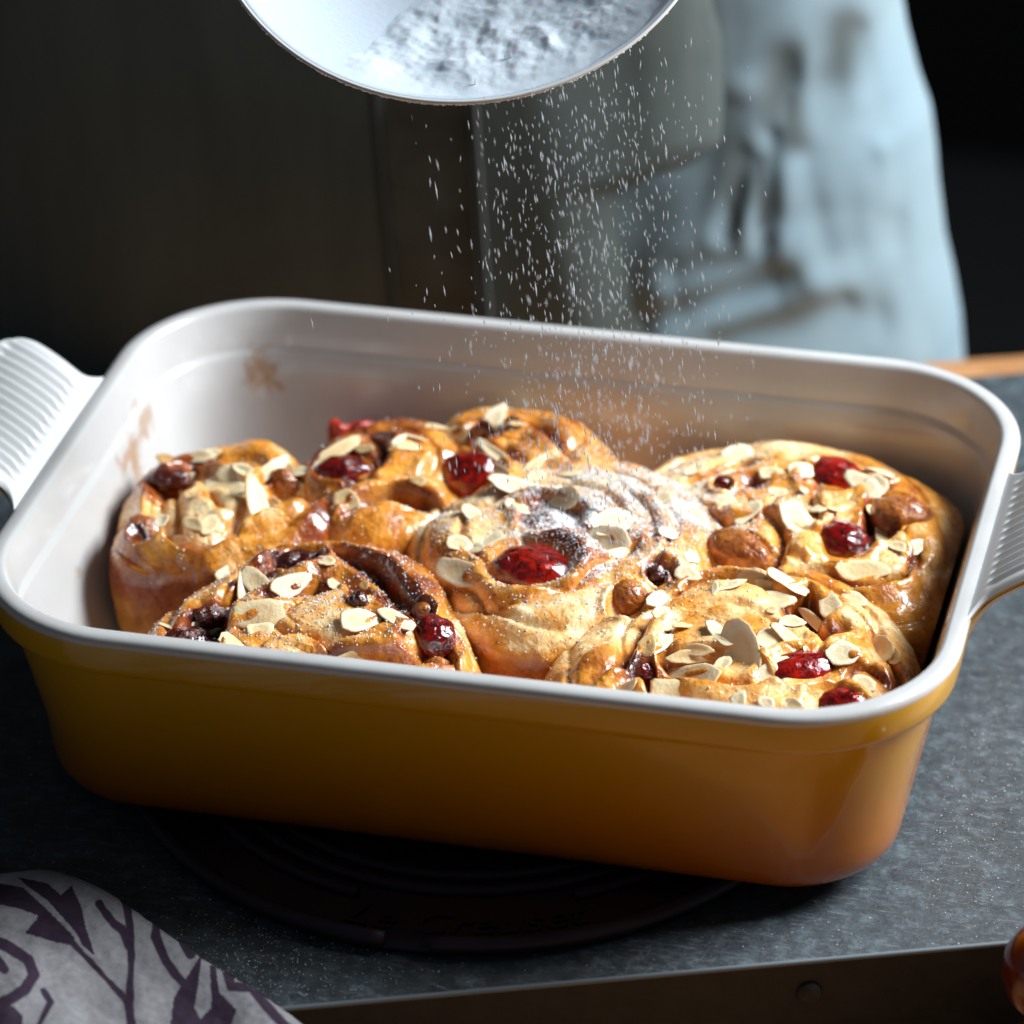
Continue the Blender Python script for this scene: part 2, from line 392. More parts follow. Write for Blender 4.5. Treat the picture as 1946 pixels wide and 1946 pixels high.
# handles
M_rib = mat('cream_glaze_handle', (.78, .79, .79), .22, Coat_Weight=.5, Coat_Roughness=.08)
NU, NV = 56, 260
u = np.linspace(0, 1, NU); vv = np.linspace(-1, 1, NV); LH = .037
for sgn in (-1, 1):
    top = []; bot = []
    for uu in u:
        hw = .0405+.0165*max(0, 1-uu/.26)**2.2
        if uu > .62: q = (uu-.62)/.38; hw -= .019*(1-math.sqrt(max(0, 1-q*q)))
        for x in vv:
            y = x*hw; X = L/2-.0035+uu*LH*(1-.06*x*x)
            zt = .0768+.022*(1-(1-uu)**1.6)-.0006
            edge = max(0, (abs(x)-.93)/.07); edgeu = max(0, (uu-.93)/.07)
            zt -= .0018*edge**2+.0018*edgeu**2
            ri = min(1, max(0, (uu-.17)/.08))*min(1, max(0, (.90-uu)/.08))*min(1, max(0, (.036-abs(y))/.003))
            zt += .0012*ri*math.cos(y/.0345*math.pi*13)-.0005*ri
            th = .0062+.006*max(0, 1-uu/.35)**2
            if abs(x) > .9: th *= 1-.75*((abs(x)-.9)/.1)**2
            if uu > .88: th *= 1-.75*((uu-.88)/.12)**2
            top.append((sgn*X, y, zt)); bot.append((sgn*X, y, zt-th))
    v = top+bot; nT = len(top); ft = grid_faces(NU, NV); fb = [tuple(i+nT for i in q[::-1]) for q in ft]; fs = []
    for i in range(NU-1):
        for j in (0, NV-1): a, b = i*NV+j, (i+1)*NV+j; fs.append((a, b, b+nT, a+nT))
    for j in range(NV-1): a, b = (NU-1)*NV+j, (NU-1)*NV+j+1; fs.append((a, b, b+nT, a+nT)); fs.append((j, j+1, j+1+nT, j+nT))
    if sgn < 0: ft = [q[::-1] for q in ft]; fb = [q[::-1] for q in fb]
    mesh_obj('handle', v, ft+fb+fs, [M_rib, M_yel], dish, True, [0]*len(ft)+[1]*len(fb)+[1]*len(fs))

# ------------------------------------------------------------------ buns
PALE = np.array([.93, .66, .31]); GOLD = np.array([.74, .29, .03]); BROWN = np.array([.28, .052, .006]); DARK = np.array([.05, .007, .003])
def tonecol(t):
    t = np.clip(t, 0, 3)[:, None]
    c = np.where(t < 1, PALE+(GOLD-PALE)*t, np.where(t < 2, GOLD+(BROWN-GOLD)*(t-1), BROWN+(DARK-BROWN)*(t-2)))
    return c
def polydist(P, poly):
    best = np.full(len(P), 1e9); sg = np.zeros(len(P)); tt = np.zeros(len(P)); n_ = len(poly)-1
    for i in range(n_):
        a, b = poly[i], poly[i+1]; ab = b-a; l2 = ab@ab
        t = np.clip(((P-a)@ab)/l2, 0, 1); q = P-(a+t[:, None]*ab); dd = np.hypot(q[:, 0], q[:, 1])
        cr = ab[0]*(P[:, 1]-a[1])-ab[1]*(P[:, 0]-a[0]); k = dd < best
        best[k] = dd[k]; sg[k] = np.sign(cr[k]); tt[k] = (i+t[k])/n_
    return best, sg, tt
def smoothpoly(pts, z):
    P = np.array([at(x, y, z)[:2] for x, y in pts])
    if len(P) > 2:
        out = []
        for i in range(len(P)-1):
            p0, p1, p2, p3 = P[max(i-1, 0)], P[i], P[i+1], P[min(i+2, len(P)-1)]
            for t in np.linspace(0, 1, 6)[:-1]:
                out.append(.5*((2*p1)+(-p0+p2)*t+(2*p0-5*p1+4*p2-p3)*t*t+(-p0+3*p1-3*p2+p3)*t**3))
        out.append(P[-1]); P = np.array(out)
    return P

PITS = {
 'A': [([(262,985),(300,1008),(360,1030),(420,1018),(480,988),(560,960),(610,935),(560,900),(480,925),(400,893),(330,900),(280,930)], 5, 2.5, -.55)],
 'B': [([(650,985),(700,955),(750,943),(820,950),(838,962),(760,965),(700,972),(660,992)], 5, 1.5, 1.2), ([(745,1022),(800,1008),(832,982),(815,1025),(785,1040)], 10, 1.5, 2.2)],
 'C': [([(925,812),(960,805),(985,830),(960,850),(930,838)], 3, 1.5, .8)],
 'D': [([(1560,1010),(1600,985),(1660,968),(1710,985),(1700,1035),(1640,1050),(1600,1075),(1565,1050)], 4, 2, .5), ([(1590,1096),(1650,1106),(1715,1085),(1722,1110),(1650,1124),(1605,1112)], 4, 1, 1.2)],
 'E': [([(975,985),(1040,975),(1115,1005),(1090,1040),(1010,1040)], 3, 2, .5)],
 'F': [([(630,1045),(700,1065),(765,1110),(815,1160),(850,1225),(800,1195),(750,1148),(690,1105),(640,1080)], 2.2, 3, .45), ([(515,1065),(560,1048),(610,1055),(605,1085),(560,1105),(520,1095)], 5, 2, 1.3), ([(340,1215),(400,1175),(440,1190),(400,1240),(345,1245)], 5, 2, 1.2)],
 'G': [([(1503,1140),(1545,1122),(1562,1190),(1595,1215),(1560,1228),(1520,1195)], 8, 1.5, 1.5), ([(1250,1245),(1380,1245),(1480,1300),(1400,1328),(1255,1300)], 3, 2, .3), ([(1300,1122),(1360,1105),(1440,1108),(1470,1128),(1400,1128),(1340,1132)], 4, 1.2, 1.3), ([(1205,1275),(1240,1255),(1245,1330),(1225,1330)], 8, 1.5, 1.6)],
}
def in2(xy, poly):
    c = np.zeros(len(xy), bool); n_ = len(poly); j = n_-1; x, y = xy.T
    for i in range(n_):
        xi, yi = poly[i]; xj, yj = poly[j]
        c ^= ((yi > y) != (yj > y)) & (x < (xj-xi)*(y-yi)/(yj-yi+1e-12)+xi); j = i
    return c
BUNS = {
 'A': dict(out=[(212,1060),(222,985),(262,905),(330,868),(400,850),(480,838),(545,855),(600,905),(645,950),(640,1020),(560,1048),(480,1062),(380,1072),(290,1075)],
   top=.0588, tone=1.3, side=1.55, sugar=0.05, seed=3, lab='tall dark golden bun in the left corner of the dish, topped with almond flakes',
   cre=[([(238,985),(300,1012),(360,1033),(420,1022),(480,990),(560,965),(625,940)], 'R', 9, 6, .9), ([(398,940),(420,962)], 'R', 4, 1.5, .8),
        ([(338,930),(340,985),(330,1008)], 'L', 4, 3, .6), ([(272,905),(330,908),(368,885)], 'L', 6, 4, 1.1), ([(488,925),(540,885)], 'L', 6, 4, .9), ([(300,880),(350,882),(410,872)], 'L', 4, 3, .9),([(430,985),(470,960),(500,950)], 'L', 5, 4, .9)],
   dent=[(275,1000,7,2,.8)], bump=[(410,950,14,4,-.5), (270,985,6,3,.3), (590,985,9,3,.5), (500,860,10,3,-.2)]),
 'B': dict(out=[(545,905),(590,860),(650,822),(730,797),(810,800),(880,835),(900,900),(880,960),(820,1010),(720,1040),(610,1025),(560,960)],
   top=.0580, tone=1.2, side=1.3, sugar=0.12, seed=5, lab='glossy golden brown bun at the back left with a red cherry and upright candied peel',
   cre=[([(705,830),(728,855),(737,880),(722,905),(690,930),(650,938)], 'L', 5, 4, .8), ([(640,985),(690,957),(750,943),(800,948),(835,962)], 'L', 6, 3, 1.1),
        ([(740,1018),(790,1006),(830,978)], 'L', 7, 4, 1.4), ([(590,900),(640,915),(690,930)], 'R', 3, 3, .5)],
   dent=[], bump=[(648,893,13,6,.9), (780,870,14,3,-.1), (700,985,11,3,-.1), (640,985,8,2,-.2)]),
 'C': dict(out=[(820,860),(835,795),(900,772),(990,780),(1080,812),(1140,852),(1192,900),(1170,970),(1080,1010),(960,1000),(870,960)],
   top=.0612, tone=.95, side=1.2, sugar=.25, seed=8, lab='rounded golden bun at the middle of the back wall behind the sugared bun',
   cre=[([(880,845),(925,868),(985,890)], 'L', 4, 3, .6), ([(975,812),(1010,835),(1060,875),(1090,900)], 'R', 3, 3, .5), ([(840,828),(900,838),(945,850)], 'L', 4, 3, .8)],
   dent=[], bump=[(955,828,8,4,1.0), (1060,860,14,2.5,-.1)]),
 'D': dict(out=[(1195,905),(1290,850),(1390,828),(1500,828),(1610,848),(1720,897),(1800,942),(1832,1005),(1815,1085),(1760,1150),(1700,1200),(1600,1160),(1480,1110),(1350,1100),(1260,1045),(1200,970)],
   top=.0580, tone=.75, side=.7, sugar=.3, seed=13, lab='wide pale golden bun in the back right corner with two dark cherries',
   cre=[([(1585,1096),(1650,1114),(1712,1098),(1740,1065)], 'R', 7, 4, 1.2), ([(1440,962),(1478,992),(1492,1040),(1470,1082),(1420,1092)], 'L', 5, 4, .9),
        ([(1270,915),(1340,900),(1400,880),(1440,878)], 'L', 4, 3, .5), ([(1345,960),(1380,985),(1430,985)], 'L', 5, 4, .7), ([(1555,925),(1545,960),(1560,1000)], 'L', 3, 4, .4),
        ([(1650,1010),(1655,960),(1690,935)], 'L', 4, 4, .9), ([(1700,1010),(1740,1050),(1745,1100)], 'R', 3, 3, .6), ([(1770,960),(1800,1020),(1790,1080)], 'R', 2, 3, .2)],
   dent=[(1432,918,5,3,.9), (1665,1015,7,5,1.1)], bump=[(1500,870,14,3,-.2), (1700,920,10,3,.1), (1745,1030,9,3,-.2), (1450,1120,8,2,0)]),
 'E': dict(out=[(768,1025),(800,968),(870,935),(960,912),(1060,890),(1180,885),(1290,910),(1345,980),(1368,1060),(1310,1125),(1210,1160),(1130,1200),(1030,1222),(930,1212),(870,1170),(810,1100)],
   top=.0612, tone=.8, side=1.3, sugar=.55, seed=21, lab='centre bun under the falling sugar, thickly dusted white with a large red cherry',
   cre=[([(1020,970),(1070,980),(1120,1000)], 'L', 5, 3, 1.2), ([(860,1105),(905,1120),(930,1150),(990,1152)], 'L', 3, 3, .6), ([(1120,1040),(1170,1062),(1215,1052)], 'L', 6, 3.5, 1.3),
        ([(835,960),(900,975),(960,955)], 'L', 2, 3, .3), ([(1000,1145),(1080,1130),(1140,1090),(1180,1075)], 'L', 4, 4, .8), ([(1225,1100),(1275,1085),(1290,1120)], 'L', 4, 3, .9), ([(1190,960),(1240,1000),(1250,1050)], 'L', 2.5, 4, .3)],
   dent=[(1247,1090,4,3,1.2), (1275,1130,6,5,1.0)], bump=[(1040,1005,9,4,.9), (1180,960,16,3,-.3), (1090,1060,9,3,.7), (850,1010,12,2,-.3)]),
 'F': dict(out=[(228,1285),(262,1205),(350,1140),(450,1085),(560,1035),(660,1015),(740,1028),(810,1080),(862,1155),(892,1235),(912,1310),(880,1380),(600,1360),(350,1330)],
   top=.0605, tone=1.12, side=1.1, sugar=.5, seed=34, lab='dark brown bun at the front left speckled with sugar and a black red cherry',
   cre=[([(560,1048),(640,1050),(700,1080),(755,1130),(800,1170),(850,1215),(875,1280)], 'L', 4.5, 7, .35), ([(300,1235),(360,1185),(430,1150),(500,1100),(560,1065)], 'L', 6, 5, .7),
        ([(505,1145),(560,1135),(610,1112)], 'L', 7, 4, 1.4), ([(600,1248),(700,1258),(790,1250),(800,1235)], 'L', 9, 5, .8), ([(430,1205),(500,1195),(560,1168)], 'L', 4, 3, .5),
        ([(455,1268),(520,1228),(590,1225),(640,1262)], 'R', 5, 4, .9), ([(595,1150),(650,1120),(700,1150)], 'R', 4, 4, .6), ([(730,1150),(770,1190),(800,1205)], 'R', 3, 3, .9)],
   dent=[(683,1140,4,3,1.2), (360,1225,9,6,1.6), (400,1170,7,5,1.5)], bump=[(620,1180,16,3,.1), (480,1175,12,4,-.4), (530,1245,10,3,.3), (740,1225,12,3,0)]),
 'G': dict(out=[(1035,1300),(1062,1230),(1120,1180),(1220,1130),(1330,1088),(1450,1070),(1560,1088),(1655,1145),(1722,1215),(1742,1290),(1700,1370),(1600,1440),(1400,1450),(1200,1420),(1060,1380)],
   top=.0600, tone=.65, side=.6, sugar=.16, seed=55, lab='pale golden bun at the front right covered in almond flakes round a red cherry',
   cre=[([(1290,1130),(1340,1108),(1400,1106),(1450,1120),(1490,1150)], 'L', 6, 4, 1.2), ([(1120,1310),(1185,1275),(1240,1180),(1290,1150)], 'R', 5, 4, .5), ([(1235,1345),(1243,1300),(1222,1268)], 'L', 10, 4, 1.7),
        ([(1250,1290),(1330,1318),(1420,1325),(1480,1312)], 'R', 6, 4, .8), ([(1632,1180),(1690,1235),(1716,1290),(1690,1345)], 'L', 3.5, 3, .3), ([(1655,1200),(1700,1260),(1700,1300)], 'R', 3, 3, .7),
        ([(1600,1290),(1640,1275),(1690,1300)], 'L', 4, 3, .6), ([(1080,1270),(1150,1215),(1210,1190)], 'R', 2, 5, .2), ([(1262,1250),(1310,1255),(1370,1250)], 'L', 5, 3, .8), ([(1120,1350),(1180,1310),(1235,1300)], 'L', 4, 3, .4)],
   dent=[(1530,1160,9,8,1.5), (1592,1205,4,4,1.2), (1228,1285,8,7,1.6)], bump=[(1370,1160,16,5,.35), (1130,1250,12,3,.2), (1625,1170,10,3,-.1), (1430,1280,14,2,-.2), (1660,1330,10,2,-.2)]),
}
FRUIT = [  # bun-agnostic: px, py, a mm, b mm, h mm, angle, material, name
 (883,901,12.5,9.5,7.5,-10,'M_cherry'), (1013,1083,15,10.5,8,0,'M_cherry'), (1195,1135,6.5,6.5,6,0,'M_amber'), (1403,1048,13,7.5,7,-22,'M_amber'),
 (1582,908,10,8.5,5.5,0,'M_cherry'), (1597,1033,10,8.5,7.5,0,'M_dcherry'), (1708,975,10,8,6,10,'M_amber'), (1372,920,3.6,3.2,3,0,'M_dcherry'),
 (1532,1276,14,8,6,28,'M_cherry'), (1592,1338,9.5,6,4.5,5,'M_cherry'), (820,1218,8,8,6.5,-50,'M_dcherry'), (804,1165,4.2,4,4,0,'M_amber'),
 (683,1140,3.4,3,3,0,'M_raisin'), (562,1070,10,5,4,20,'M_raisin'), (358,1225,9,6,4,25,'M_raisin'), (402,1172,7,4,3.5,20,'M_raisin'), (655,893,10,6.5,5,22,'M_dcherry'),
 (1247,1090,3.5,3,3,0,'M_raisin'), (275,1000,6,4.5,3,0,'M_amber'), (318,912,8,4,3,12,'M_raisin'),(1230,1280,5,4,3,0,'M_cherry'),
 (545,915,6,4,3.5,-30,'M_amber')]
bun_objs = {}; bvhs = {}
NT, NRT, NRS = 340, 125, 34
for key, B in BUNS.items():
    P = np.array([at(x*K, y*K, .050)[:2] for x, y in B['out']])
    P[:, 0] = np.clip(P[:, 0], -.1455, .1445); P[:, 1] = np.clip(P[:, 1], -.1015, .1)
    c = P.mean(0); P = c+(P-c)*(1.045 if key in 'DEG' else 1.02); P[:, 0] = np.clip(P[:, 0], -.1455, .1445); P[:, 1] = np.clip(P[:, 1], -.1015, .1); q = P-c; th = np.arctan2(q[:, 1], q[:, 0]); R = np.hypot(q[:, 0], q[:, 1]); od = np.argsort(th); th = th[od]; R = R[od]
    tt = np.linspace(-math.pi, math.pi, NT, endpoint=False)
    Rt = np.interp(tt, np.r_[th-2*math.pi, th, th+2*math.pi], np.r_[R, R, R])
    kk = np.exp(-(np.arange(-16, 17)/7.)**2); kk /= kk.sum(); Rt = np.convolve(np.r_[Rt[-16:], Rt, Rt[:16]], kk, 'valid')
    ph = np.r_[np.linspace(0, 1, NRT)**.92]
    rho_t = ph; zt = np.clip(1-ph**4.6, 0, 1)**.6
    zmid = .043; rows_r = []; rows_z = []
    for a in range(NRT): rows_r.append(rho_t[a]); rows_z.append(zmid+(B['top']-zmid)*zt[a])
    for s in range(1, NRS+1):
        t = s/NRS; rows_r.append(1+.012*math.sin(t*math.pi)-.10*t**2.2); rows_z.append(zmid-(zmid-.0095)*t)
    rr_a = np.array(rows_r); zz = np.array(rows_z)
    X = c[0]+np.cos(tt)[:, None]*Rt[:, None]*rr_a; Y = c[1]+np.sin(tt)[:, None]*Rt[:, None]*rr_a; Z = np.repeat(zz[None], NT, 0)
    V = np.stack([X.ravel(), Y.ravel(), Z.ravel()], 1); rho = np.repeat(rr_a[None], NT, 0).ravel(); side = np.repeat((np.arange(NRT+NRS) >= NRT)[None], NT, 0).ravel()
    dep = np.repeat(np.r_[np.zeros(NRT), np.arange(1, NRS+1)/NRS][None], NT, 0).ravel()
    wt = np.clip((1.0-rho)/.10, 0, 1); wt = np.where(side, 0, wt*wt*(3-2*wt))
    xy = V[:, :2]; sd = B['seed']; P3 = V.copy(); P3[:, 2] *= .6
    dz = .0026*fbm(P3, 38, 2, sd)+.0006*fbm(P3, 110, 2, sd+3)
    # coiled strip
    an = np.arctan2(xy[:, 1]-c[1], xy[:, 0]-c[0]); rad = np.hypot(xy[:, 0]-c[0], xy[:, 1]-c[1])
    cp = (rad+.004*noise(P3, 50, sd+9))/.017-an/(2*math.pi)+sd*.37; fr_ = cp-np.floor(cp)
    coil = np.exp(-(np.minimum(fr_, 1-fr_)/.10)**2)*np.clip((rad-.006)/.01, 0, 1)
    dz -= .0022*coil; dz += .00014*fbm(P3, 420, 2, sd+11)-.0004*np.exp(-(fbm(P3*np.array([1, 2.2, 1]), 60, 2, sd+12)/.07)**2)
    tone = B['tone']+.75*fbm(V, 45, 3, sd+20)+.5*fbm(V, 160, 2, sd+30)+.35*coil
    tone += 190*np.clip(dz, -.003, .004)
    jam = np.zeros(len(V))
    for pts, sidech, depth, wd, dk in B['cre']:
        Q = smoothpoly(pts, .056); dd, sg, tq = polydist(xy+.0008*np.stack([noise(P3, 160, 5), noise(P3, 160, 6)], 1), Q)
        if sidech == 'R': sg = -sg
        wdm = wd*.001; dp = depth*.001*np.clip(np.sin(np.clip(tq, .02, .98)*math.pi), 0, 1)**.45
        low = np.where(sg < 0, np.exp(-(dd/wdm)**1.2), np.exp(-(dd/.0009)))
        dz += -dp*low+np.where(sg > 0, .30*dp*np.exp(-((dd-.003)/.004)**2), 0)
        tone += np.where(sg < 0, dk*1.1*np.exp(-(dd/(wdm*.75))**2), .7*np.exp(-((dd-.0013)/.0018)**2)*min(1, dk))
    for pp, dp, wdg, dk in PITS.get(key, []):
        Q = smoothpoly(pp+[pp[0]], .056); xw = xy+.0007*np.stack([noise(P3, 160, 5), noise(P3, 160, 6)], 1); dd = polydist(xw, Q)[0]; ins = in2(xw, Q)
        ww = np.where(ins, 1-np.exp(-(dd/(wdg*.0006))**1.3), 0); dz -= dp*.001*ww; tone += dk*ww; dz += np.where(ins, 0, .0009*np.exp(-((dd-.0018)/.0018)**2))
    for x, y, r, dp, dk in B['dent']:
        e = at(x, y, .056)[:2]; dd = np.hypot(*(xy-e).T)/(r*.001); ww = np.exp(-dd**3); dz -= dp*.001*ww; tone += dk*1.3*ww
    for x, y, r, hh, tk in B['bump']:
        e = at(x, y, .056)[:2]; dd = np.hypot(*(xy-e).T)/(r*.001); ww = np.exp(-dd**2.6); dz += hh*.0008*ww; tone += tk*ww
    for x, y, a, b, hh, ang, mm in FRUIT:
        e = at(x, y, .058)[:2]; q = xy-e; ca, sa = math.cos(math.radians(ang)), math.sin(math.radians(ang))
        dd = np.sqrt(((q[:, 0]*ca+q[:, 1]*sa)/(a*.001))**2+((-q[:, 0]*sa+q[:, 1]*ca)/(b*.00125))**2)
        dz += -.0035*np.exp(-(dd/.95)**4)+.0016*np.exp(-((dd-1.25)/.22)**2)
        tone += .55*np.exp(-((dd-1.1)/.18)**2)
    V[:, 2] += dz*wt
    # side wall wobble
    nr_ = np.stack([np.cos(np.repeat(tt, NRT+NRS)), np.sin(np.repeat(tt, NRT+NRS))], 1)
    amp = .0016*fbm(P3, 45, 3, sd+50)+.0004*fbm(P3, 300, 2, sd+60)
    V[:, :2] += nr_*(amp*np.where(side, 1, np.clip(rho, 0, 1)**4))[:, None]
    V[:, 0] = np.clip(V[:, 0], -.1485+.0008*0, .1480); V[:, 1] = np.clip(V[:, 1], -.1052, .1052)
    lim = .0185*np.clip((.046-V[:, 2])/.046, 0, 1); V[:, 0] = np.clip(V[:, 0], -.1465+lim, .1465-lim); V[:, 1] = np.clip(V[:, 1], -.1035+lim, .1035-lim)
    # keep the dough inside the rounded corners of the dish
    ins_ = .0125+.0125*np.clip((.065-V[:, 2])/.055, 0, 1.1); hx = L/2-ins_; hy = W/2-ins_; rc_ = np.maximum(RC-ins_, .02)
    ax_ = np.abs(V[:, 0])-(hx-rc_); ay_ = np.abs(V[:, 1])-(hy-rc_); dn = np.hypot(ax_, ay_); kx = (ax_ > 0) & (ay_ > 0) & (dn > rc_)
    V[kx, 0] = (np.sign(V[:, 0])*((hx-rc_)+ax_/dn*rc_))[kx]; V[kx, 1] = (np.sign(V[:, 1])*((hy-rc_)+ay_/dn*rc_))[kx]
    V[:, 0] = np.clip(V[:, 0], -hx, hx); V[:, 1] = np.clip(V[:, 1], -hy, hy)
    # bake tones: brown shoulder, paler towards the foot
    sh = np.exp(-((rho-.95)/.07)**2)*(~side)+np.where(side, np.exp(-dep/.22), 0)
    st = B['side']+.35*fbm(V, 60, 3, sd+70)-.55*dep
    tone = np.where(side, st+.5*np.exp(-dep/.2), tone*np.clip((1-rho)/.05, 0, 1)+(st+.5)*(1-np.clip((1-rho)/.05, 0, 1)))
    sugar = np.full(len(V), B['sugar'])
    e = at(1150, 985, .06)[:2]; sugar += .62*np.exp(-(np.hypot(*(xy-e).T)/.030)**2)
    e = at(1330, 930, .06)[:2]; sugar += .3*np.exp(-(np.hypot(*(xy-e).T)/.022)**2)
    sugar *= np.where(side, np.exp(-dep*9), 1)*(.8+.4*noise(V, 70, 4))
    sugar *= np.clip(1-(tone-2.2), .2, 1)
    V = V-np.array([c[0], c[1], 0]); fc = grid_faces(NT, NRT+NRS, True)
    bn = empty('bun', (c[0], c[1], 0)); tag(bn, B['lab'], 'bun', 'fruit buns baked in the dish')
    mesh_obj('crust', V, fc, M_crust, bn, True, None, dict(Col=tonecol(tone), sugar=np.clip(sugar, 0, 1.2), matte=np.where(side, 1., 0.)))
    bun_objs[key] = (bn, c)
    Vw = V+np.array([c[0], c[1], 0]); bvhs[key] = BVHTree.FromPolygons(Vw.tolist(), fc)
def cast(px, py, only=None):
    o, d = ray(px, py); best = None
    for k_, b in bvhs.items():
        if only and k_ != only: continue
        h = b.ray_cast(o, d)
        if h[0] is not None and (best is None or h[3] < best[3]): best = (h[0], h[1], k_, h[3])
    return best
def nrm_at(px, py, only=None, r=14, up=.5):
    s = Vector((0, 0, up)); h0 = cast(px, py, only)
    if h0 is None: return None
    for a, b in ((0, 0), (r, 0), (-r, 0), (0, r), (0, -r)):
        h = cast(px+a, py+b, h0[2])
        if h: nn = h[1]; s += nn if nn.z > 0 else -nn
    return h0[0], s.normalized(), h0[2]

# fruit pieces (each baked into its bun)
def fruit_mesh(a, b, h, seed, lob=.1):
    ns, nr = 40, 24; v = []; f = []
    for j in range(nr):
        p = j/(nr-1)*math.pi
        for i in range(ns):
            t = 2*math.pi*i/ns; v.append((math.sin(p)*math.cos(t), math.sin(p)*math.sin(t), math.cos(p)))
    v = np.array(v); r = 1+lob*fbm(v+seed*3.1, 1.6, 3, seed)+.05*fbm(v+seed, 6, 2, seed+3)
    r = np.minimum(r, 1.12); v = v*r[:, None]*np.array([a, b, h])*.001
    for j in range(nr-1):
        for i in range(ns): k = (i+1) % ns; f.append((j*ns+i, (j+1)*ns+i, (j+1)*ns+k, j*ns+k))
    return v, f
def place(o, P, nrm, d, c):
    x = (d-nrm*d.dot(nrm)).normalized(); y = nrm.cross(x)
    mm = Matrix((x, y, nrm)).transposed().to_4x4(); mm.translation = P-Vector((c[0], c[1], 0))
    o.matrix_local = mm
NAMES = dict(M_cherry='cherry', M_dcherry='cherry', M_amber='candied_fruit', M_raisin='raisin', M_peel='candied_peel')
for k_, (x, y, a, b, h, ang, mm) in enumerate(FRUIT):
    r = nrm_at(x, y, None, 10, 1.5)
    if not r: continue
    P, nr_, bk = r; bn, c = bun_objs[bk]
    v, f = fruit_mesh(a, b, h, k_+2, .22 if mm == 'M_raisin' else (.05 if mm == 'M_amber' else .08))
    sink = .10 if mm in ('M_cherry', 'M_amber') else .12
    if (x, y) == (820, 1218): sink = -.35
    o = mesh_obj(NAMES[mm], v, f, globals()[mm], bn)
    place(o, P-nr_*h*sink*.001, nr_, Vector((math.cos(math.radians(ang)), math.sin(math.radians(ang)), 0)), c)
# upright strip of candied peel at the back of bun B
bn, c = bun_objs['B']
pa = at(626, 826, y=.088); pb = at(735, 806, y=.094)
ns = 16; v = []; f = []
for i in range(ns):
    t = i/(ns-1); p = pa+(pb-pa)*t; hh = .0095*(1-.5*t)*(.85+.12*math.sin(i*.9)); th = .0016
    for q in ((0, -th, -.010), (0, -th, hh*.8), (0, 0, hh), (0, th, hh*.7), (0, th, -.010)):
        v.append((p[0]-c[0], p[1]-c[1]+q[1]+.0012*math.sin(i*1.3), p[2]+q[2]-.003))
for i in range(ns-1):
    for j in range(4): f.append((i*5+j, (i+1)*5+j, (i+1)*5+j+1, i*5+j+1))
f.append((0, 1, 2, 3, 4)); f.append(tuple((ns-1)*5+j for j in (4, 3, 2, 1, 0)))
mesh_obj('candied_peel', v, f, M_peel, bn)

# almond flakes
def flake_mesh(kind, tone, seed):
    r = random.Random(seed); ns = 26; pts = []
    for i in range(ns):
        t = 2*math.pi*i/ns; x = math.cos(t); y = math.sin(t)
        if kind == 0: y *= (1-.35*x)*.98; 
        elif kind == 1: x = math.copysign(abs(x)**.75, x); y = math.copysign(abs(y)**.75, y)
        else: y *= .9 if x < 0 else 1-.5*x*x
        w = 1+r.uniform(-.06, .06)
        if kind == 2 and x > .5: x = .5+(x-.5)*.6
        pts.append((x*w, y*w))
    for _ in range(r.choice((1, 1, 2))):
        a = r.uniform(0, 6.28); cn_ = r.uniform(.68, .97); nx_, ny_ = math.cos(a), math.sin(a)
        pts = [(x-nx_*max(0, x*nx_+y*ny_-cn_), y-ny_*max(0, x*nx_+y*ny_-cn_)) for x, y in pts]
    v = []; e = []; cc = []
    bx, by = r.uniform(-.9, .6), r.uniform(-.8, 1.0)
    def zz(x, y): return .12*bx*x*x+.10*by*y*y+.03*math.sin(3*x+seed)
    cols = ((.95, .84, .62), (.90, .70, .40), (.62, .31, .08))
    base = np.array(cols[0])*(1-min(tone*2, 1))+np.array(cols[1])*min(tone*2, 1) if tone < .5 else np.array(cols[1])*(2-2*tone)+np.array(cols[2])*(2*tone-1)
    for lay, (s, z, ed) in enumerate(((0, .03, .30), (.50, .035, .40), (.68, .055, .0), (.92, .055, .0), (1, .025, .8), (1, -.03, 1), (.9, -.05, .8))):
        for x, y in pts:
            v.append((x*s*.5, y*s*.5, (zz(x*s, y*s)+z)*.5)); e.append(ed); cc.append(base*r.uniform(.96, 1.04))
    f = []
    for L_ in range(6):
        for i in range(ns): k = (i+1) % ns; f.append((L_*ns+i, (L_+1)*ns+i, (L_+1)*ns+k, L_*ns+k))
    f.append(tuple(6*ns+i for i in range(ns)))
    return v, f, e, cc
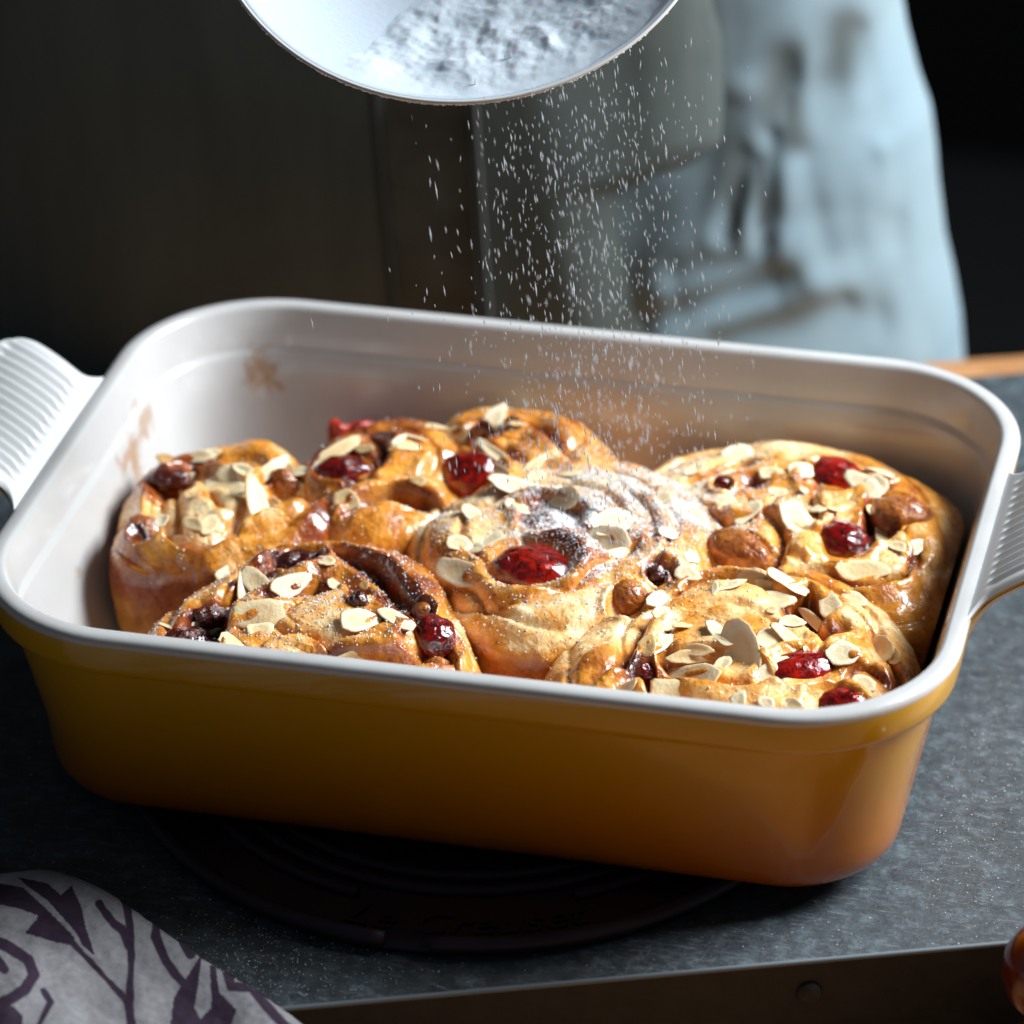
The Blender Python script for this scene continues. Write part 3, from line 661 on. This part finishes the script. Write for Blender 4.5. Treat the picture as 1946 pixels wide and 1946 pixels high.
FL = [  # x1,y1,x2,y2,width mm,tone,lift,roll
 (386,918,478,938,8,.3),(492,908,538,872,5,.2),(382,1018,414,978,6,.35),(326,1024,364,1030,4,.2),(298,1002,320,1018,5,0),(340,872,412,864,4,.2),(296,872,346,878,4,.9),(346,917,367,897,3,.2),(455,945,525,975,8,.8),(380,868,420,858,4,.3),(420,905,475,898,6,.2),(445,890,480,900,5,.25),(352,985,385,1010,5,.5),
 (587,887,682,835,5,.45),(550,900,590,897,5,.1),(560,918,592,944,4,.25),(635,957,682,945,7,.6),(843,822,897,830,6,.5),(740,845,800,852,4,.5),(540,885,560,905,4,.5),
 (912,817,954,790,6,0),(920,852,975,882,4,.15),(912,880,968,905,4,.25),(932,928,1030,925,8,0),(985,905,1040,870,4,.3),(1000,925,1030,900,5,.2),(1060,905,1110,900,4,.2),(800,812,850,815,4,.5),
 (888,1050,958,1012,10,.1),(838,1082,918,1102,9,.1),(850,1040,900,1030,8,.2),(1128,1005,1192,985,11,0),(1120,1018,1205,1038,10,0),(1148,1062,1188,1050,5,.9),(1232,1154,1264,1128,5,.05),(1040,950,1110,945,8,.1),(960,955,1010,975,5,.2),(880,975,925,990,6,.3),(1250,1010,1290,1020,5,0),(1285,1085,1330,1100,6,.1),(1230,940,1270,960,5,.1),
 (1328,1120,1428,1110,6,.15),(1402,1193,1421,1288,12,.12),(1253,1270,1378,1298,10,.25),(1272,1233,1366,1238,4,.45),(1262,1250,1366,1248,4,.6),(1348,1188,1388,1224,5,0),(1238,1237,1274,1214,4,0),(1262,1202,1282,1184,3,.2),(1232,1312,1382,1348,9,.4),(1358,1272,1388,1258,5,.2),(1222,1248,1237,1208,6,.8),(1240,1174,1272,1157,4,.1),
 (1436,1292,1520,1262,9,.1),(1464,1198,1564,1257,5,.1),(1582,1232,1622,1256,9,0),(1558,1103,1600,1207,7,.2),(1533,1163,1580,1217,4,.2),(1458,1088,1534,1127,6,.3),(1443,1108,1512,1152,6,.3),(1448,1132,1504,1150,6,.15),(1648,1208,1702,1256,7,.1),(1680,1228,1712,1264,5,.3),(1392,1348,1414,1316,5,0),(1440,1215,1500,1225,8,.2),(1600,1120,1650,1160,6,.3),(1480,1180,1530,1190,6,.2),(1150,1330,1215,1300,7,.3),(1440,1330,1475,1345,4,.1),(1490,1335,1530,1350,4,.2),(1620,1290,1665,1310,5,.3),(1280,1200,1320,1180,4,.6),
 (1384,838,1442,835,5,.2),(1448,838,1497,835,5,.1),(1370,866,1438,862,9,.05),(1556,842,1632,834,6,.75),(1600,855,1640,862,4,.1),(1348,956,1402,952,5,0),(1298,965,1347,1002,6,0),(1488,963,1538,1012,9,.1),(1398,988,1452,960,7,.15),(1588,1080,1692,1088,8,.5),(1648,910,1684,932,6,.1),(1648,884,1702,917,5,.2),(1666,1010,1684,1032,5,.3),(1618,918,1665,935,7,.1),(1300,900,1345,885,5,.2),(1440,905,1490,895,5,.3),(1500,890,1540,900,6,.15),(1540,975,1580,960,6,.2),(1720,1050,1760,1030,5,.1),(1300,1050,1325,1070,5,.2),(1460,930,1500,945,5,.2),(1400,1100,1460,1095,5,.2),
 (473,1100,514,1132,7,.3),(448,1115,484,1137,6,.3),(513,1132,592,1094,7,.05),(403,1107,464,1074,5,.2),(362,1188,397,1217,6,0),(383,1207,434,1157,5,.05),(443,1168,537,1165,9,.35),(423,1238,462,1200,9,.4),(648,1192,727,1168,9,.1),(723,1158,787,1197,6,.1),(600,1060,640,1075,4,.3),(640,1255,700,1248,5,.5),(470,1200,520,1195,5,.3),
]
for k_, fl_ in enumerate(FL):
    x1, y1, x2, y2, wd, tone = fl_
    r = nrm_at((x1+x2)/2, (y1+y2)/2, None, 12, .9)
    if not r: continue
    P, nr_, bk = r; h1 = cast(x1+(x2-x1)*.15, y1+(y2-y1)*.15, bk); h2 = cast(x2-(x2-x1)*.15, y2-(y2-y1)*.15, bk)
    if h1 and h2 and abs(h1[0].z-h2[0].z) < .008: dv = (h2[0]-h1[0])/.7; P = (P*2+h1[0]+h2[0])/4
    else:
        q1 = at(x1, y1, P.z); q2 = at(x2, y2, P.z); dv = Vector(q2-q1)
    P = Vector((P.x, P.y, max(P.z, cast((x1+x2)/2, (y1+y2)/2)[0].z-.001)))
    Ln = min(dv.length, .024)*1.05; bn, c = bun_objs[bk]
    v, f, e, cc = flake_mesh(k_ % 3, tone, k_+1); v = np.array(v)*np.array([Ln, wd*.00112, .0085])
    o = mesh_obj('almond_flake', v, f, M_alm, bn, True, None, dict(edge=e, Col=np.array(cc)))
    nn2 = (nr_+Vector((random.uniform(-.28, .28), random.uniform(-.30, .15), 0))).normalized()
    place(o, P+nr_*.0005, nn2, dv, c)
# fragments of almond scattered over the crust, cheap and small
for k_ in range(30):
    kb = random.choice(['A', 'C', 'D', 'D', 'E', 'G', 'G', 'F', 'B', 'D', 'G']); bn, c = bun_objs[kb]
    P0 = BUNS[kb]['out']; t = random.random(); q = random.choice(P0); cx = sum(p[0] for p in P0)/len(P0); cy = sum(p[1] for p in P0)/len(P0)
    s = math.sqrt(random.random())*.85; x = (cx+(q[0]-cx)*s+random.uniform(-30, 30))*K; y = (cy+(q[1]-cy)*s+random.uniform(-15, 15)-12)*K
    r = nrm_at(x, y, None, 8, .6)
    if not r or r[2] != kb or r[0].z < .05: continue
    v, f, e, cc = flake_mesh(k_ % 3, random.choice((.1, .3, .5, .7, .9)), 300+k_); v = np.array(v)*np.array([random.uniform(.004, .009), random.uniform(.002, .0045), .005])
    o = mesh_obj('almond_flake', v, f, M_alm, bn, True, None, dict(edge=e, Col=np.array(cc)))
    a = random.uniform(0, 6.28); place(o, r[0]+r[1]*.0008, (r[1]+Vector((random.uniform(-.3, .3), random.uniform(-.3, .3), 0))).normalized(), Vector((math.cos(a), math.sin(a), 0)), c)

# ------------------------------------------------------------------ sugar grains
OCT = np.array([(1, 0, 0), (-1, 0, 0), (0, 1, 0), (0, -1, 0), (0, 0, 1), (0, 0, -1)], float)
OF = [(0, 2, 4), (2, 1, 4), (1, 3, 4), (3, 0, 4), (2, 0, 5), (1, 2, 5), (3, 1, 5), (0, 3, 5)]
def rot(n_):
    q = rng.normal(size=(n_, 4)); q /= np.linalg.norm(q, axis=1)[:, None]; w_, x, y, z = q.T
    return np.stack([1-2*(y*y+z*z), 2*(x*y-z*w_), 2*(x*z+y*w_), 2*(x*y+z*w_), 1-2*(x*x+z*z), 2*(y*z-x*w_), 2*(x*z-y*w_), 2*(y*z+x*w_), 1-2*(x*x+y*y)], 1).reshape(-1, 3, 3)
def grains(P, size, name, parent=None, offset=(0, 0, 0)):
    P = np.asarray(P); n_ = len(P); R = rot(n_)
    sz = size[:, None]*rng.uniform(.6, 1.2, (n_, 3)) if size.ndim == 1 else size
    v = np.einsum('nij,nkj->nki', R, OCT[None]*sz[:, None, :])+P[:, None]-np.array(offset)
    f = (np.array(OF)[None]+6*np.arange(n_)[:, None, None]).reshape(-1, 3)
    return mesh_obj(name, v.reshape(-1, 3), f, M_sug, parent, False)
per = {k_: [] for k_ in bvhs}
def scatter(n_, fx):
    for _ in range(n_):
        x, y = fx(); h = None
        for k_, b in bvhs.items():
            q = b.ray_cast(Vector((x, y, .2)), Vector((0, 0, -1)))
            if q[0] is not None and (h is None or q[0].z > h[0].z): h = (q[0], k_, q[1])
        if h and h[0].z > .04 and abs(h[2].z) > .35: per[h[1]].append((h[0].x, h[0].y, h[0].z+.00015))
ec = at(1150, 985, .06); ed = at(1340, 930, .06); ef = at(620, 1150, .058)
scatter(9500, lambda: (random.gauss(ec[0], .026), random.gauss(ec[1], .024)))
scatter(1500, lambda: (random.gauss(ed[0], .022), random.gauss(ed[1], .018)))
scatter(3000, lambda: (random.gauss(ef[0], .034), random.gauss(ef[1], .030)))
scatter(1500, lambda: (random.uniform(-.14, .14), random.uniform(-.10, .09)))
for k_, P in per.items():
    if len(P) < 5: continue
    bn, c = bun_objs[k_]; P = np.array(P)
    o = grains(P, rng.uniform(.00012, .00042, len(P))*np.where(rng.random(len(P)) > .93, 1.6, 1), 'sugar_dusting', bn, (c[0], c[1], 0)); o['kind'] = 'stuff'
# spilled on tray and rim
P = []
for _ in range(2200):
    a = random.random()
    if a < .45: q = at(random.gauss(480, 160), random.gauss(1830, 60), -.008); z = -.0078
    elif a < .8: q = at(random.gauss(1830, 90), random.gauss(1500, 160), -.008); z = -.0078
    else: q = at(random.uniform(0, 1946), random.uniform(1300, 1900), -.008); z = -.0078
    if abs(q[0]) < .15 and abs(q[1]) < .108: continue
    if (q[:2]-p0)@np.array([-d[1], d[0]]) < .002 or abs(q[0]) > .3: continue
    P.append((q[0], q[1], z))
o = grains(np.array(P), rng.uniform(.00007, .00026, len(P)), 'spilled_sugar'); tag(o, 'fine white sugar grains spilled on the grey tray around the dish', 'sugar', kind='stuff')
# falling
P = []; A = []
while len(P) < 1900:
    z = .068+random.random()**1.15*.15; t = (z-.06)/.16; y = random.uniform(-.03, .07)
    x0 = random.choice((ec[0]-.004, ec[0]-.002, ec[0]-.020, ec[0]+.004))-.010*t
    sgm = .015+.003*t
    x = random.gauss(x0+.004, sgm) if random.random() < .9 else random.uniform(ec[0]-.065, ec[0]+.05)
    P.append((x, y, z))
P = np.array(P); n_ = len(P); tl = rng.normal(-.10, .12, n_)
ax = np.stack([tl, rng.normal(0, .1, n_), np.ones(n_)], 1); ax /= np.linalg.norm(ax, axis=1)[:, None]
b_ = np.cross(ax, (0, 1, 0)); b_ /= np.linalg.norm(b_, axis=1)[:, None]; c_ = np.cross(ax, b_)
R = np.stack([b_, c_, ax], 2); q_ = rng.uniform(.00010, .00028, n_)*np.where(rng.random(n_) > .9, 1.4, 1); sz = np.stack([q_, q_, q_*rng.uniform(3, 9, n_)], 1)
v = np.einsum('nij,nkj->nki', R, OCT[None]*sz[:, None, :])+P[:, None]; f = (np.array(OF)[None]+6*np.arange(n_)[:, None, None]).reshape(-1, 3)
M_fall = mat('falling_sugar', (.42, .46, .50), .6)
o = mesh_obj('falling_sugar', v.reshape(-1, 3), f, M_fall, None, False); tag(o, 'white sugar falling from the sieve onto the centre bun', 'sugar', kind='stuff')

# ------------------------------------------------------------------ sieve
nvec = np.array([.10, -math.cos(math.radians(56)), math.sin(math.radians(56))]); nvec /= np.linalg.norm(nvec)
B0 = at(856, 193, y=.012)
upv = np.array([0, 0, 1.])-nvec*nvec[2]; upv /= np.linalg.norm(upv); sdv = np.cross(upv, nvec)
upv2 = upv; RS = .0835
# keep the front lip of the rim at B0
SCn = B0+upv2*RS
def sloc(a, b, c): return SCn+sdv*a+upv2*b+nvec*c
sv = empty('sieve', tuple(SCn)); tag(sv, 'white round sieve held above the dish with heaped sugar inside', 'sieve')
def tol(v): return np.array(v)-SCn
M_mesh = mat('fine_white_mesh', (.40, .46, .52), .5, Subsurface_Weight=.3, Subsurface_Scale=.003)
n = N(M_mesh); n.link(n.bump(n.tex(500, 3).outputs[0], .25, .0006), n.b.inputs['Normal'])
M_rim = mat('brushed_rim', (.55, .54, .52), .5)
ns, nr = 128, 40; v = []
for j in range(nr):
    t = j/(nr-1); r = RS*t; hgt = -.036*(1-t**2.3)
    for i in range(ns): a = 2*math.pi*i/ns; v.append(tol(sloc(r*math.sin(a), -r*math.cos(a), hgt)))
f = []
for j in range(nr-1):
    for i in range(ns): k = (i+1) % ns; f.append((j*ns+i, j*ns+k, (j+1)*ns+k, (j+1)*ns+i))
o = mesh_obj('mesh_bowl', v, f, M_mesh, sv)
md_ = o.modifiers.new('thickness', 'SOLIDIFY'); md_.thickness = .0009; md_.offset = 0
v, f = tube([tol(sloc((RS+.0003)*math.sin(a), -(RS+.0003)*math.cos(a), .0)) for a in np.linspace(0, 2*math.pi, 128)[:-1]], .0007, 10, True)
mesh_obj('rim', v, f, M_rim, sv)
hp = [tol(sloc(RS*.7+t*.13, RS*.72+t*.10, .002+.01*t)) for t in np.linspace(0, 1, 10)]
v, f = tube(hp, .0045, 12); mesh_obj('handle', v, f, M_rim, sv)
# heap of sugar
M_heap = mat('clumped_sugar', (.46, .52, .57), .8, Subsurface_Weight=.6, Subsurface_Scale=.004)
n = N(M_heap); n.link(n.bump(n.tex(650, 4, .6).outputs[0], .22, .0004), n.b.inputs['Normal'])
na, nb = 230, 170; A_, B_ = np.meshgrid(np.linspace(-.047, .074, na), np.linspace(-.0815, .02, nb), indexing='ij')
a_, b_ = A_.ravel(), B_.ravel(); rr = np.hypot(a_, b_); bowl = -.036*(1-(np.clip(rr, 0, RS)/RS)**2.3)
q3 = np.stack([a_, b_, np.zeros_like(a_)], 1)
lump = fbm(q3+3, 75, 3, 4)*.0016+fbm(q3, 200, 2, 9)*.00042+fbm(q3, 520, 2, 2)*.00018
edge = .008*np.clip(1-((a_-.022)/.066)**2-((b_+.070)/.060)**2+.22*fbm(q3, 60, 2, 8), -.6, 1)
c_ = bowl+np.where(edge > 0, edge**.9 if False else edge, edge*2)+lump*np.clip(edge/.002, 0, 1)-.0007
c_ = bowl+(c_-bowl)*np.clip((RS-rr)/.022, .04, 1)
V = SCn+sdv*a_[:, None]+upv2*b_[:, None]+nvec*c_[:, None]
ff = [q for q in grid_faces(na, nb) if max(rr[i] for i in q) < RS-.0015 and max(edge[i] for i in q) > -.0005]
us = sorted({i for q in ff for i in q}); mp_ = {i: k for k, i in enumerate(us)}
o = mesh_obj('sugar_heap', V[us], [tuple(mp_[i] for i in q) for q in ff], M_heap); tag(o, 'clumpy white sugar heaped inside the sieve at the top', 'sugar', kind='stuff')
o.location = (0, 0, 0)
P = []
for _ in range(500):
    a = random.gauss(.0, .35); P.append(sloc((RS+.0006)*math.sin(a), -(RS+.0006)*math.cos(a), -.0005))
grains(np.array(P), rng.uniform(.0003, .0008, len(P)), 'sugar_crumbs', sv, tuple(SCn))['kind'] = 'stuff'

# ------------------------------------------------------------------ person
YP = .372
sil = [(1712, -120), (1712, 0), (1722, 60), (1745, 150), (1768, 215), (1777, 285), (1782, 350), (1795, 455), (1812, 530), (1825, 605), (1831, 690), (1845, 800), (1850, 1100)]
SP = np.array([at(x, y, y=YP) for x, y in sil]); zz_ = SP[::-1, 2]; xx_ = SP[::-1, 0]
zs = np.linspace(-.22, .36, 230); XR = np.interp(zs, zz_, xx_); XR += np.where(zs > zz_[-1], -(zs-zz_[-1])*.1, 0)
per_ = tag(empty('person', (-.15, YP, -.22)), 'standing person cropped to the torso in a light blue shirt and dark apron', 'person')
M_shirt = mat('blue_linen', rough=.85, Sheen_Weight=.2)
n = N(M_shirt); wv = n.tex(600, 3).outputs[0]
n.link(n.mix(n.ramp(n.tex(20, 3).outputs[0], [(.35, g(0)), (.7, g(1))]), n.attr('Col').outputs['Color'], n.mix(1, n.attr('Col').outputs['Color'], (.86, .9, .94), 'MULTIPLY')), n.b.inputs['Base Color'])
n.link(n.bump(wv, .25, .0005), n.b.inputs['Normal'])
M_apron = mat('charcoal_apron', rough=.9)
n = N(M_apron); mpa = n.new('ShaderNodeMapping'); mpa.inputs['Scale'].default_value = (6, 6, 1); n.link(n.coord(), mpa.inputs[0])
n.link(n.ramp(n.tex(9, 7, .7, mpa.outputs[0]).outputs[0], [(.3, (.105, .130, .122)), (.7, (.15, .182, .172))]), n.b.inputs['Base Color'])
n.link(n.bump(n.tex(500, 3).outputs[0], .3, .0006), n.b.inputs['Normal'])
XC = -.135; BD = .105
def body(x, z, inset=0):
    xr = np.interp(z, zs, XR)-XC; xn = np.clip((x-XC)/np.where(x > XC, xr, .27), -1, 1)
    return YP-BD*np.sqrt(np.clip(1-np.abs(xn)**2.1, 0, 1))
def foldval(px, py):
    """depth of the cloth folds (mm) at photo-like coordinates on the shirt"""
    d_ = np.zeros_like(px)
    for (x1, y1, x2, y2, w_, dp) in ((1290,520,1440,480,26,10),(1300,580,1500,530,34,11),(1330,670,1660,612,44,15),(1640,60,1680,240,20,8),(1385,440,1420,300,20,9),(1450,450,1466,260,20,9),(1220,620,1460,545,28,10),(1360,650,1600,580,26,8),(1530,300,1565,490,26,6),(1640,230,1710,440,28,6),(1700,430,1770,640,28,6),(1600,320,1640,560,50,5),(1700,200,1720,420,16,4),(1480,420,1650,400,30,3),(1580,480,1760,450,30,3)):
        ax, ay = x2-x1, y2-y1; t = np.clip(((px-x1)*ax+(py-y1)*ay)/(ax*ax+ay*ay), 0, 1); dd = np.hypot(px-x1-t*ax, py-y1-t*ay)
        d_ += dp*np.exp(-(dd/w_)**2)-.35*dp*np.exp(-((dd-w_*2.0)/w_)**2)
    for (x, y, a, b, dp) in ((1490,155,34,60,17),(1603,85,38,75,17),(1415,170,40,26,-8)):
        dd = np.sqrt(((px-x-(py-y)*-.15)/a)**2+((py-y)/b)**2); d_ += dp*np.exp(-dd**2.5)
    return d_
NXs = 420; tb2 = np.linspace(-1, 1, NXs)
TH = tb2[:, None]*np.pi*.5*np.ones((1, len(zs)))
# front sheet param by angle so that the right side curls round to the silhouette
frac = np.sin(TH); XX = np.where(frac > 0, XC+frac*(XR[None]-XC), XC+frac*.27); ZZ = np.repeat(zs[None], NXs, 0)
YY = YP-BD*np.clip(1-np.abs(frac)**2.1, 0, 1)**.5
Pw = np.stack([XX.ravel(), YY.ravel(), ZZ.ravel()], 1)
dv = Pw-CP; zc = dv@CF; PX = S+SX+FOC*S*(dv@CR)/zc; PY = S+SY-FOC*S*(dv@CU)/zc
fd = .22*foldval(PX, PY)+3.0*fbm(Pw*np.array([1, 1, .45]), 30, 2, 5)
fdw = np.clip((1-np.abs(frac.ravel()))/.06, 0, 1)
Pw[:, 1] += fd*.001*fdw
colr = np.tile(np.array([.20, .28, .315]), (len(Pw), 1))
# shade of the folds painted into the shirt colour as dark ovals and streaks
def fold_shade(px, py, lst):
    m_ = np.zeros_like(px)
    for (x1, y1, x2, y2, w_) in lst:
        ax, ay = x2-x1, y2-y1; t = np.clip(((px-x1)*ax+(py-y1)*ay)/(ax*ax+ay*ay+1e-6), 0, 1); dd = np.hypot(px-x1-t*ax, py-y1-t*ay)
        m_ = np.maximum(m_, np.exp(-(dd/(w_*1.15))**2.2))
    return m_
shade = fold_shade(PX, PY, [(1492,110,1470,200,44),(1608,50,1592,130,42),(1385,290,1400,350,50),(1340,150,1370,260,70),(1330,40,1335,120,80),(1445,300,1452,420,15),(1500,190,1515,260,26),(1375,330,1402,415,16)])
colr = colr*(1-.86*shade[:, None])+np.array([.03, .035, .03])*.86*shade[:, None]
backv = Pw.copy(); backv[:, 1] = YP+(YP-backv[:, 1])*.8
LOC = np.array([-.15, YP, -.22])
nF = len(Pw); v = np.concatenate([Pw, backv])-LOC; f1 = grid_faces(NXs, len(zs)); f2 = [tuple(i+nF for i in q[::-1]) for q in f1]
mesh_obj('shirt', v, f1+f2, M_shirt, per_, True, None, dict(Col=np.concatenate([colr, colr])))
# apron: separate sheet a few mm in front
nz = 200; zz2 = np.linspace(-.22, .36, nz)
edge_px = [(1335, -120), (1345, 0), (1352, 120), (1372, 200), (1345, 300), (1330, 345), (1250, 340), (1195, 310), (1135, 300), (1110, 340), (1150, 450), (1215, 560), (1245, 660), (1250, 900)]
nx = 300; V = []; 
EP = []
for x, y in edge_px: EP.append((x, y))
# edge x as a function of image row, averaged to a single-valued hanging hem
EY = np.array([-120, 0, 100, 200, 280, 330, 380, 450, 560, 660, 900]); EX = np.array([1330, 1345, 1368, 1372, 1368, 1300, 1175, 1165, 1190, 1225, 1240])
fr2 = np.linspace(0, 1, nx)
ze = []; 
for z in zz2:
    xg = .0
    for _ in range(6):
        yb = body(np.array(xg), z)-.006; dv_ = np.array([xg, yb, z])-CP; py = S+SY-FOC*S*(dv_@CU)/(dv_@CF)
        xe = at(np.interp(py, EY, EX), py, y=yb)[0]; xg = .5*xg+.5*xe
    ze.append(xg)
ze = np.array(ze)
for i, t in enumerate(fr2):
    x = -.392+(ze+.392)*t; y = body(x, zz2)-.0065
    V.append(np.stack([x, y, zz2], 1))
V = np.concatenate(V); tt_ = np.repeat(fr2, nz)
V[:, 1] -= .004*fbm(V*np.array([1, 1, .3]), 16, 2, 30)+.0012*np.sin(V[:, 0]*95+V[:, 2]*6)
V[:, 1] += .0052*np.clip((tt_-.93)/.07, 0, 1)**1.5
Pb = V.copy(); Pb[:, 1] += .0025; nF = len(V)
fa = grid_faces(nx, nz); fb = [tuple(i+nF for i in q[::-1]) for q in fa]; fs = [((nx-1)*nz+j, (nx-1)*nz+j+1, nF+(nx-1)*nz+j+1, nF+(nx-1)*nz+j) for j in range(nz-1)]
mesh_obj('apron', np.concatenate([V, Pb])-LOC, fa+fb, M_apron, per_)
# stitched band down the apron
M_band = mat('apron_band', rough=.9)
n = N(M_band); n.link(n.ramp(n.tex(35, 5, .6).outputs[0], [(.35, (.070, .068, .050)), (.65, (.115, .12, .10))]), n.b.inputs['Base Color'])
def band(px0, px1, py0, py1, lift, mt, name):
    nb_, nh = 24, 60; V = []
    for i in range(nb_):
        for j in range(nh):
            t = j/(nh-1); py = py0+(py1-py0)*t; x_ = px0[0]+(px0[1]-px0[0])*t; x2 = px1[0]+(px1[1]-px1[0])*t; px = x_+(x2-x_)*i/(nb_-1)
            p = at(px, py, y=.28)
            for _ in range(3): p = at(px, py, y=float(body(np.array(p[0]), p[2]))-.0055-lift*.5)
            p = p.copy(); e_ = min(i, nb_-1-i)/2.; p[1] += .0 if e_ >= 1 else .0025*(1-e_); V.append(p)
    mesh_obj(name, np.array(V)-LOC, grid_faces(nb_, nh), mt, per_)
band((690, 755), (890, 925), 60, 720, .006, M_band, 'apron_band')
M_seam = mat('apron_seam', (.05, .052, .048), .9)
band((688, 752), (702, 768), 60, 720, .0085, M_seam, 'seam')
band((882, 920), (895, 940), 60, 720, .0085, M_seam, 'seam')

# ------------------------------------------------------------------ patterned napkin
M_nap = mat('printed_linen', rough=.88)
n = N(M_nap); sep = n.new('ShaderNodeSeparateXYZ')
wv1 = n.new('ShaderNodeTexWave'); wv1.inputs['Scale'].default_value = 420; n.link(n.coord(), wv1.inputs[0])
wv2 = n.new('ShaderNodeTexWave', bands_direction='Y'); wv2.inputs['Scale'].default_value = 420; n.link(n.coord(), wv2.inputs[0])
wb = n.math('ADD', wv1.outputs['Fac'], wv2.outputs['Fac']); nz_ = n.tex(380, 5, .7).outputs[0]
n.link(n.mix(n.ramp(nz_, [(.35, g(.0)), (.65, g(.5))]), n.attr('Col').outputs['Color'], n.mix(1, n.attr('Col').outputs['Color'], (.55, .52, .52), 'MULTIPLY')), n.b.inputs['Base Color'])
n.link(n.bump(n.math('ADD', n.math('MULTIPLY', wb, .5), nz_), .4, .0005), n.b.inputs['Normal'])
ep = [(-260, 1690), (-120, 1668), (0, 1657), (98, 1650), (145, 1659), (217, 1690), (300, 1748), (399, 1817), (471, 1860), (543, 1907), (594, 1946), (700, 2030), (820, 2130)]
E_ = smoothpoly(ep, -.002)
seg = np.r_[0, np.cumsum(np.hypot(*np.diff(E_, axis=0).T))]; nu = 430; uu = np.linspace(0, seg[-1], nu)
EX_ = np.stack([np.interp(uu, seg, E_[:, 0]), np.interp(uu, seg, E_[:, 1])], 1)
nv = 300; inn = np.array([-.62, -.78]); V = []
ss = np.r_[np.linspace(0, 1, 20)*.006, .006+np.linspace(0, 1, nv-20)**1.1*.135][:nv]
th_ = np.clip(ss/.010, 0, 1); zh = -.0078+.0085*np.sqrt(np.clip(1-(1-th_)**2, 0, 1))
for i in range(nu):
    for j in range(nv): q = EX_[i]+inn*ss[j]; V.append((q[0], q[1], zh[j]))
V = np.array(V); far = np.repeat(np.clip(ss/.02, 0, 1)[None], nu, 0).ravel()
V[:, 2] += far*(.0034*fbm(V, 28, 2, 3)+.0012*fbm(V, 70, 2, 8)+.0030*np.sin((V[:, 0]*.7-V[:, 1]*.9)*70+1)*.5)+.0002*fbm(V, 400, 2, 7)
dv = V-CP; zc = dv@CF; PX = S+SX+FOC*S*(dv@CR)/zc; PY = S+SY-FOC*S*(dv@CU)/zc
QX = PX*2.76; QY = (PY-1400)*2.76
def inpoly(x, y, poly):
    c = np.zeros(len(x), bool); n_ = len(poly); j = n_-1
    for i in range(n_):
        xi, yi = poly[i]; xj, yj = poly[j]
        c ^= ((yi > y) != (yj > y)) & (x < (xj-xi)*(y-yi)/(yj-yi+1e-9)+xi); j = i
    return c
ink = np.zeros(len(V))
for pl in ([(0,770),(120,790),(240,900),(390,1050),(400,1100),(300,1080),(130,1030),(190,960),(200,940),(100,900),(0,880),(-300,860),(-300,780)],
           [(90,735),(250,770),(320,830),(375,780),(430,900),(450,1000),(500,1150),(430,1090),(400,1030),(330,950),(250,860),(150,790)],
           [(960,1290),(1050,1150),(1060,1140),(1040,1300),(1020,1420),(1050,1480),(1110,1420),(1100,1200),(1130,1190),(1150,1340),(1240,1430),(1200,1560),(890,1560),(910,1370)],
           [(0,1420),(70,1410),(120,1470),(120,1600),(-100,1600)]):
    ink = np.maximum(ink, inpoly(QX, QY, pl)*1.)
for st, w_ in (([(380,1080),(520,1230),(650,1370),(700,1500),(720,1700)],17),([(620,810),(660,870),(680,980),(690,1150),(680,1400),(690,1600)],21),([(520,880),(600,980),(640,1010),(680,1100)],23),
      ([(820,960),(815,1050),(870,1180),(960,1290)],24),([(960,1060),(1000,1140)],28),([(1190,1230),(1210,1310),(1320,1320),(1400,1420),(1500,1520),(1600,1640)],26),
      ([(0,1080),(60,1110),(150,1170),(180,1250),(130,1330),(40,1380),(-20,1420)],30),([(225,1330),(265,1390),(240,1440),(190,1540)],17),([(-30,1150),(20,1220)],28)):
    dd, _, _ = polydist(np.stack([QX, QY], 1), np.array(st, float)); wob = 5*noise(np.stack([QX, QY, QX*0], 1), .02, 3); ink = np.maximum(ink, np.clip((w_+wob-dd)/5+.5, 0, 1))
cn = np.array([.235, .23, .24])*(1-ink[:, None])+np.array([.018, .003, .021])*ink[:, None]
o = mesh_obj('napkin', V, grid_faces(nu, nv), M_nap, None, True, None, dict(Col=cn)); tag(o, 'grey linen napkin with dark purple leaf print in the front left corner', 'napkin')

# ------------------------------------------------------------------ turned wooden mill at the right edge
M_mill = mat('lacquered_red_wood', (.16, .022, .006), .25, Coat_Weight=.6)
n = N(M_mill); n.link(n.ramp(n.tex(60, 4, .6, dist=1).outputs[0], [(.35, (.07, .006, .002)), (.7, (.24, .035, .006))]), n.b.inputs['Base Color'])
mb = at(1965, 2040, ZT)
mill = tag(empty('pepper_mill', (mb[0]+.0055, mb[1], ZT)), 'glossy dark red turned wooden mill cut off by the right edge', 'pepper mill')
v, f = lathe([(.0001, 0), (.016, 0), (.0185, .002), (.0188, .006), (.016, .011), (.0105, .0165), (.0085, .021), (.0075, .0235)], 48); mesh_obj('body', v, f, M_mill, mill)
v, f = lathe([(.0075, .0235), (.011, .027), (.0155, .033), (.0175, .040), (.0168, .047), (.013, .053), (.007, .0565), (.0001, .0575)], 48); mesh_obj('head', v, f, M_mill, mill)
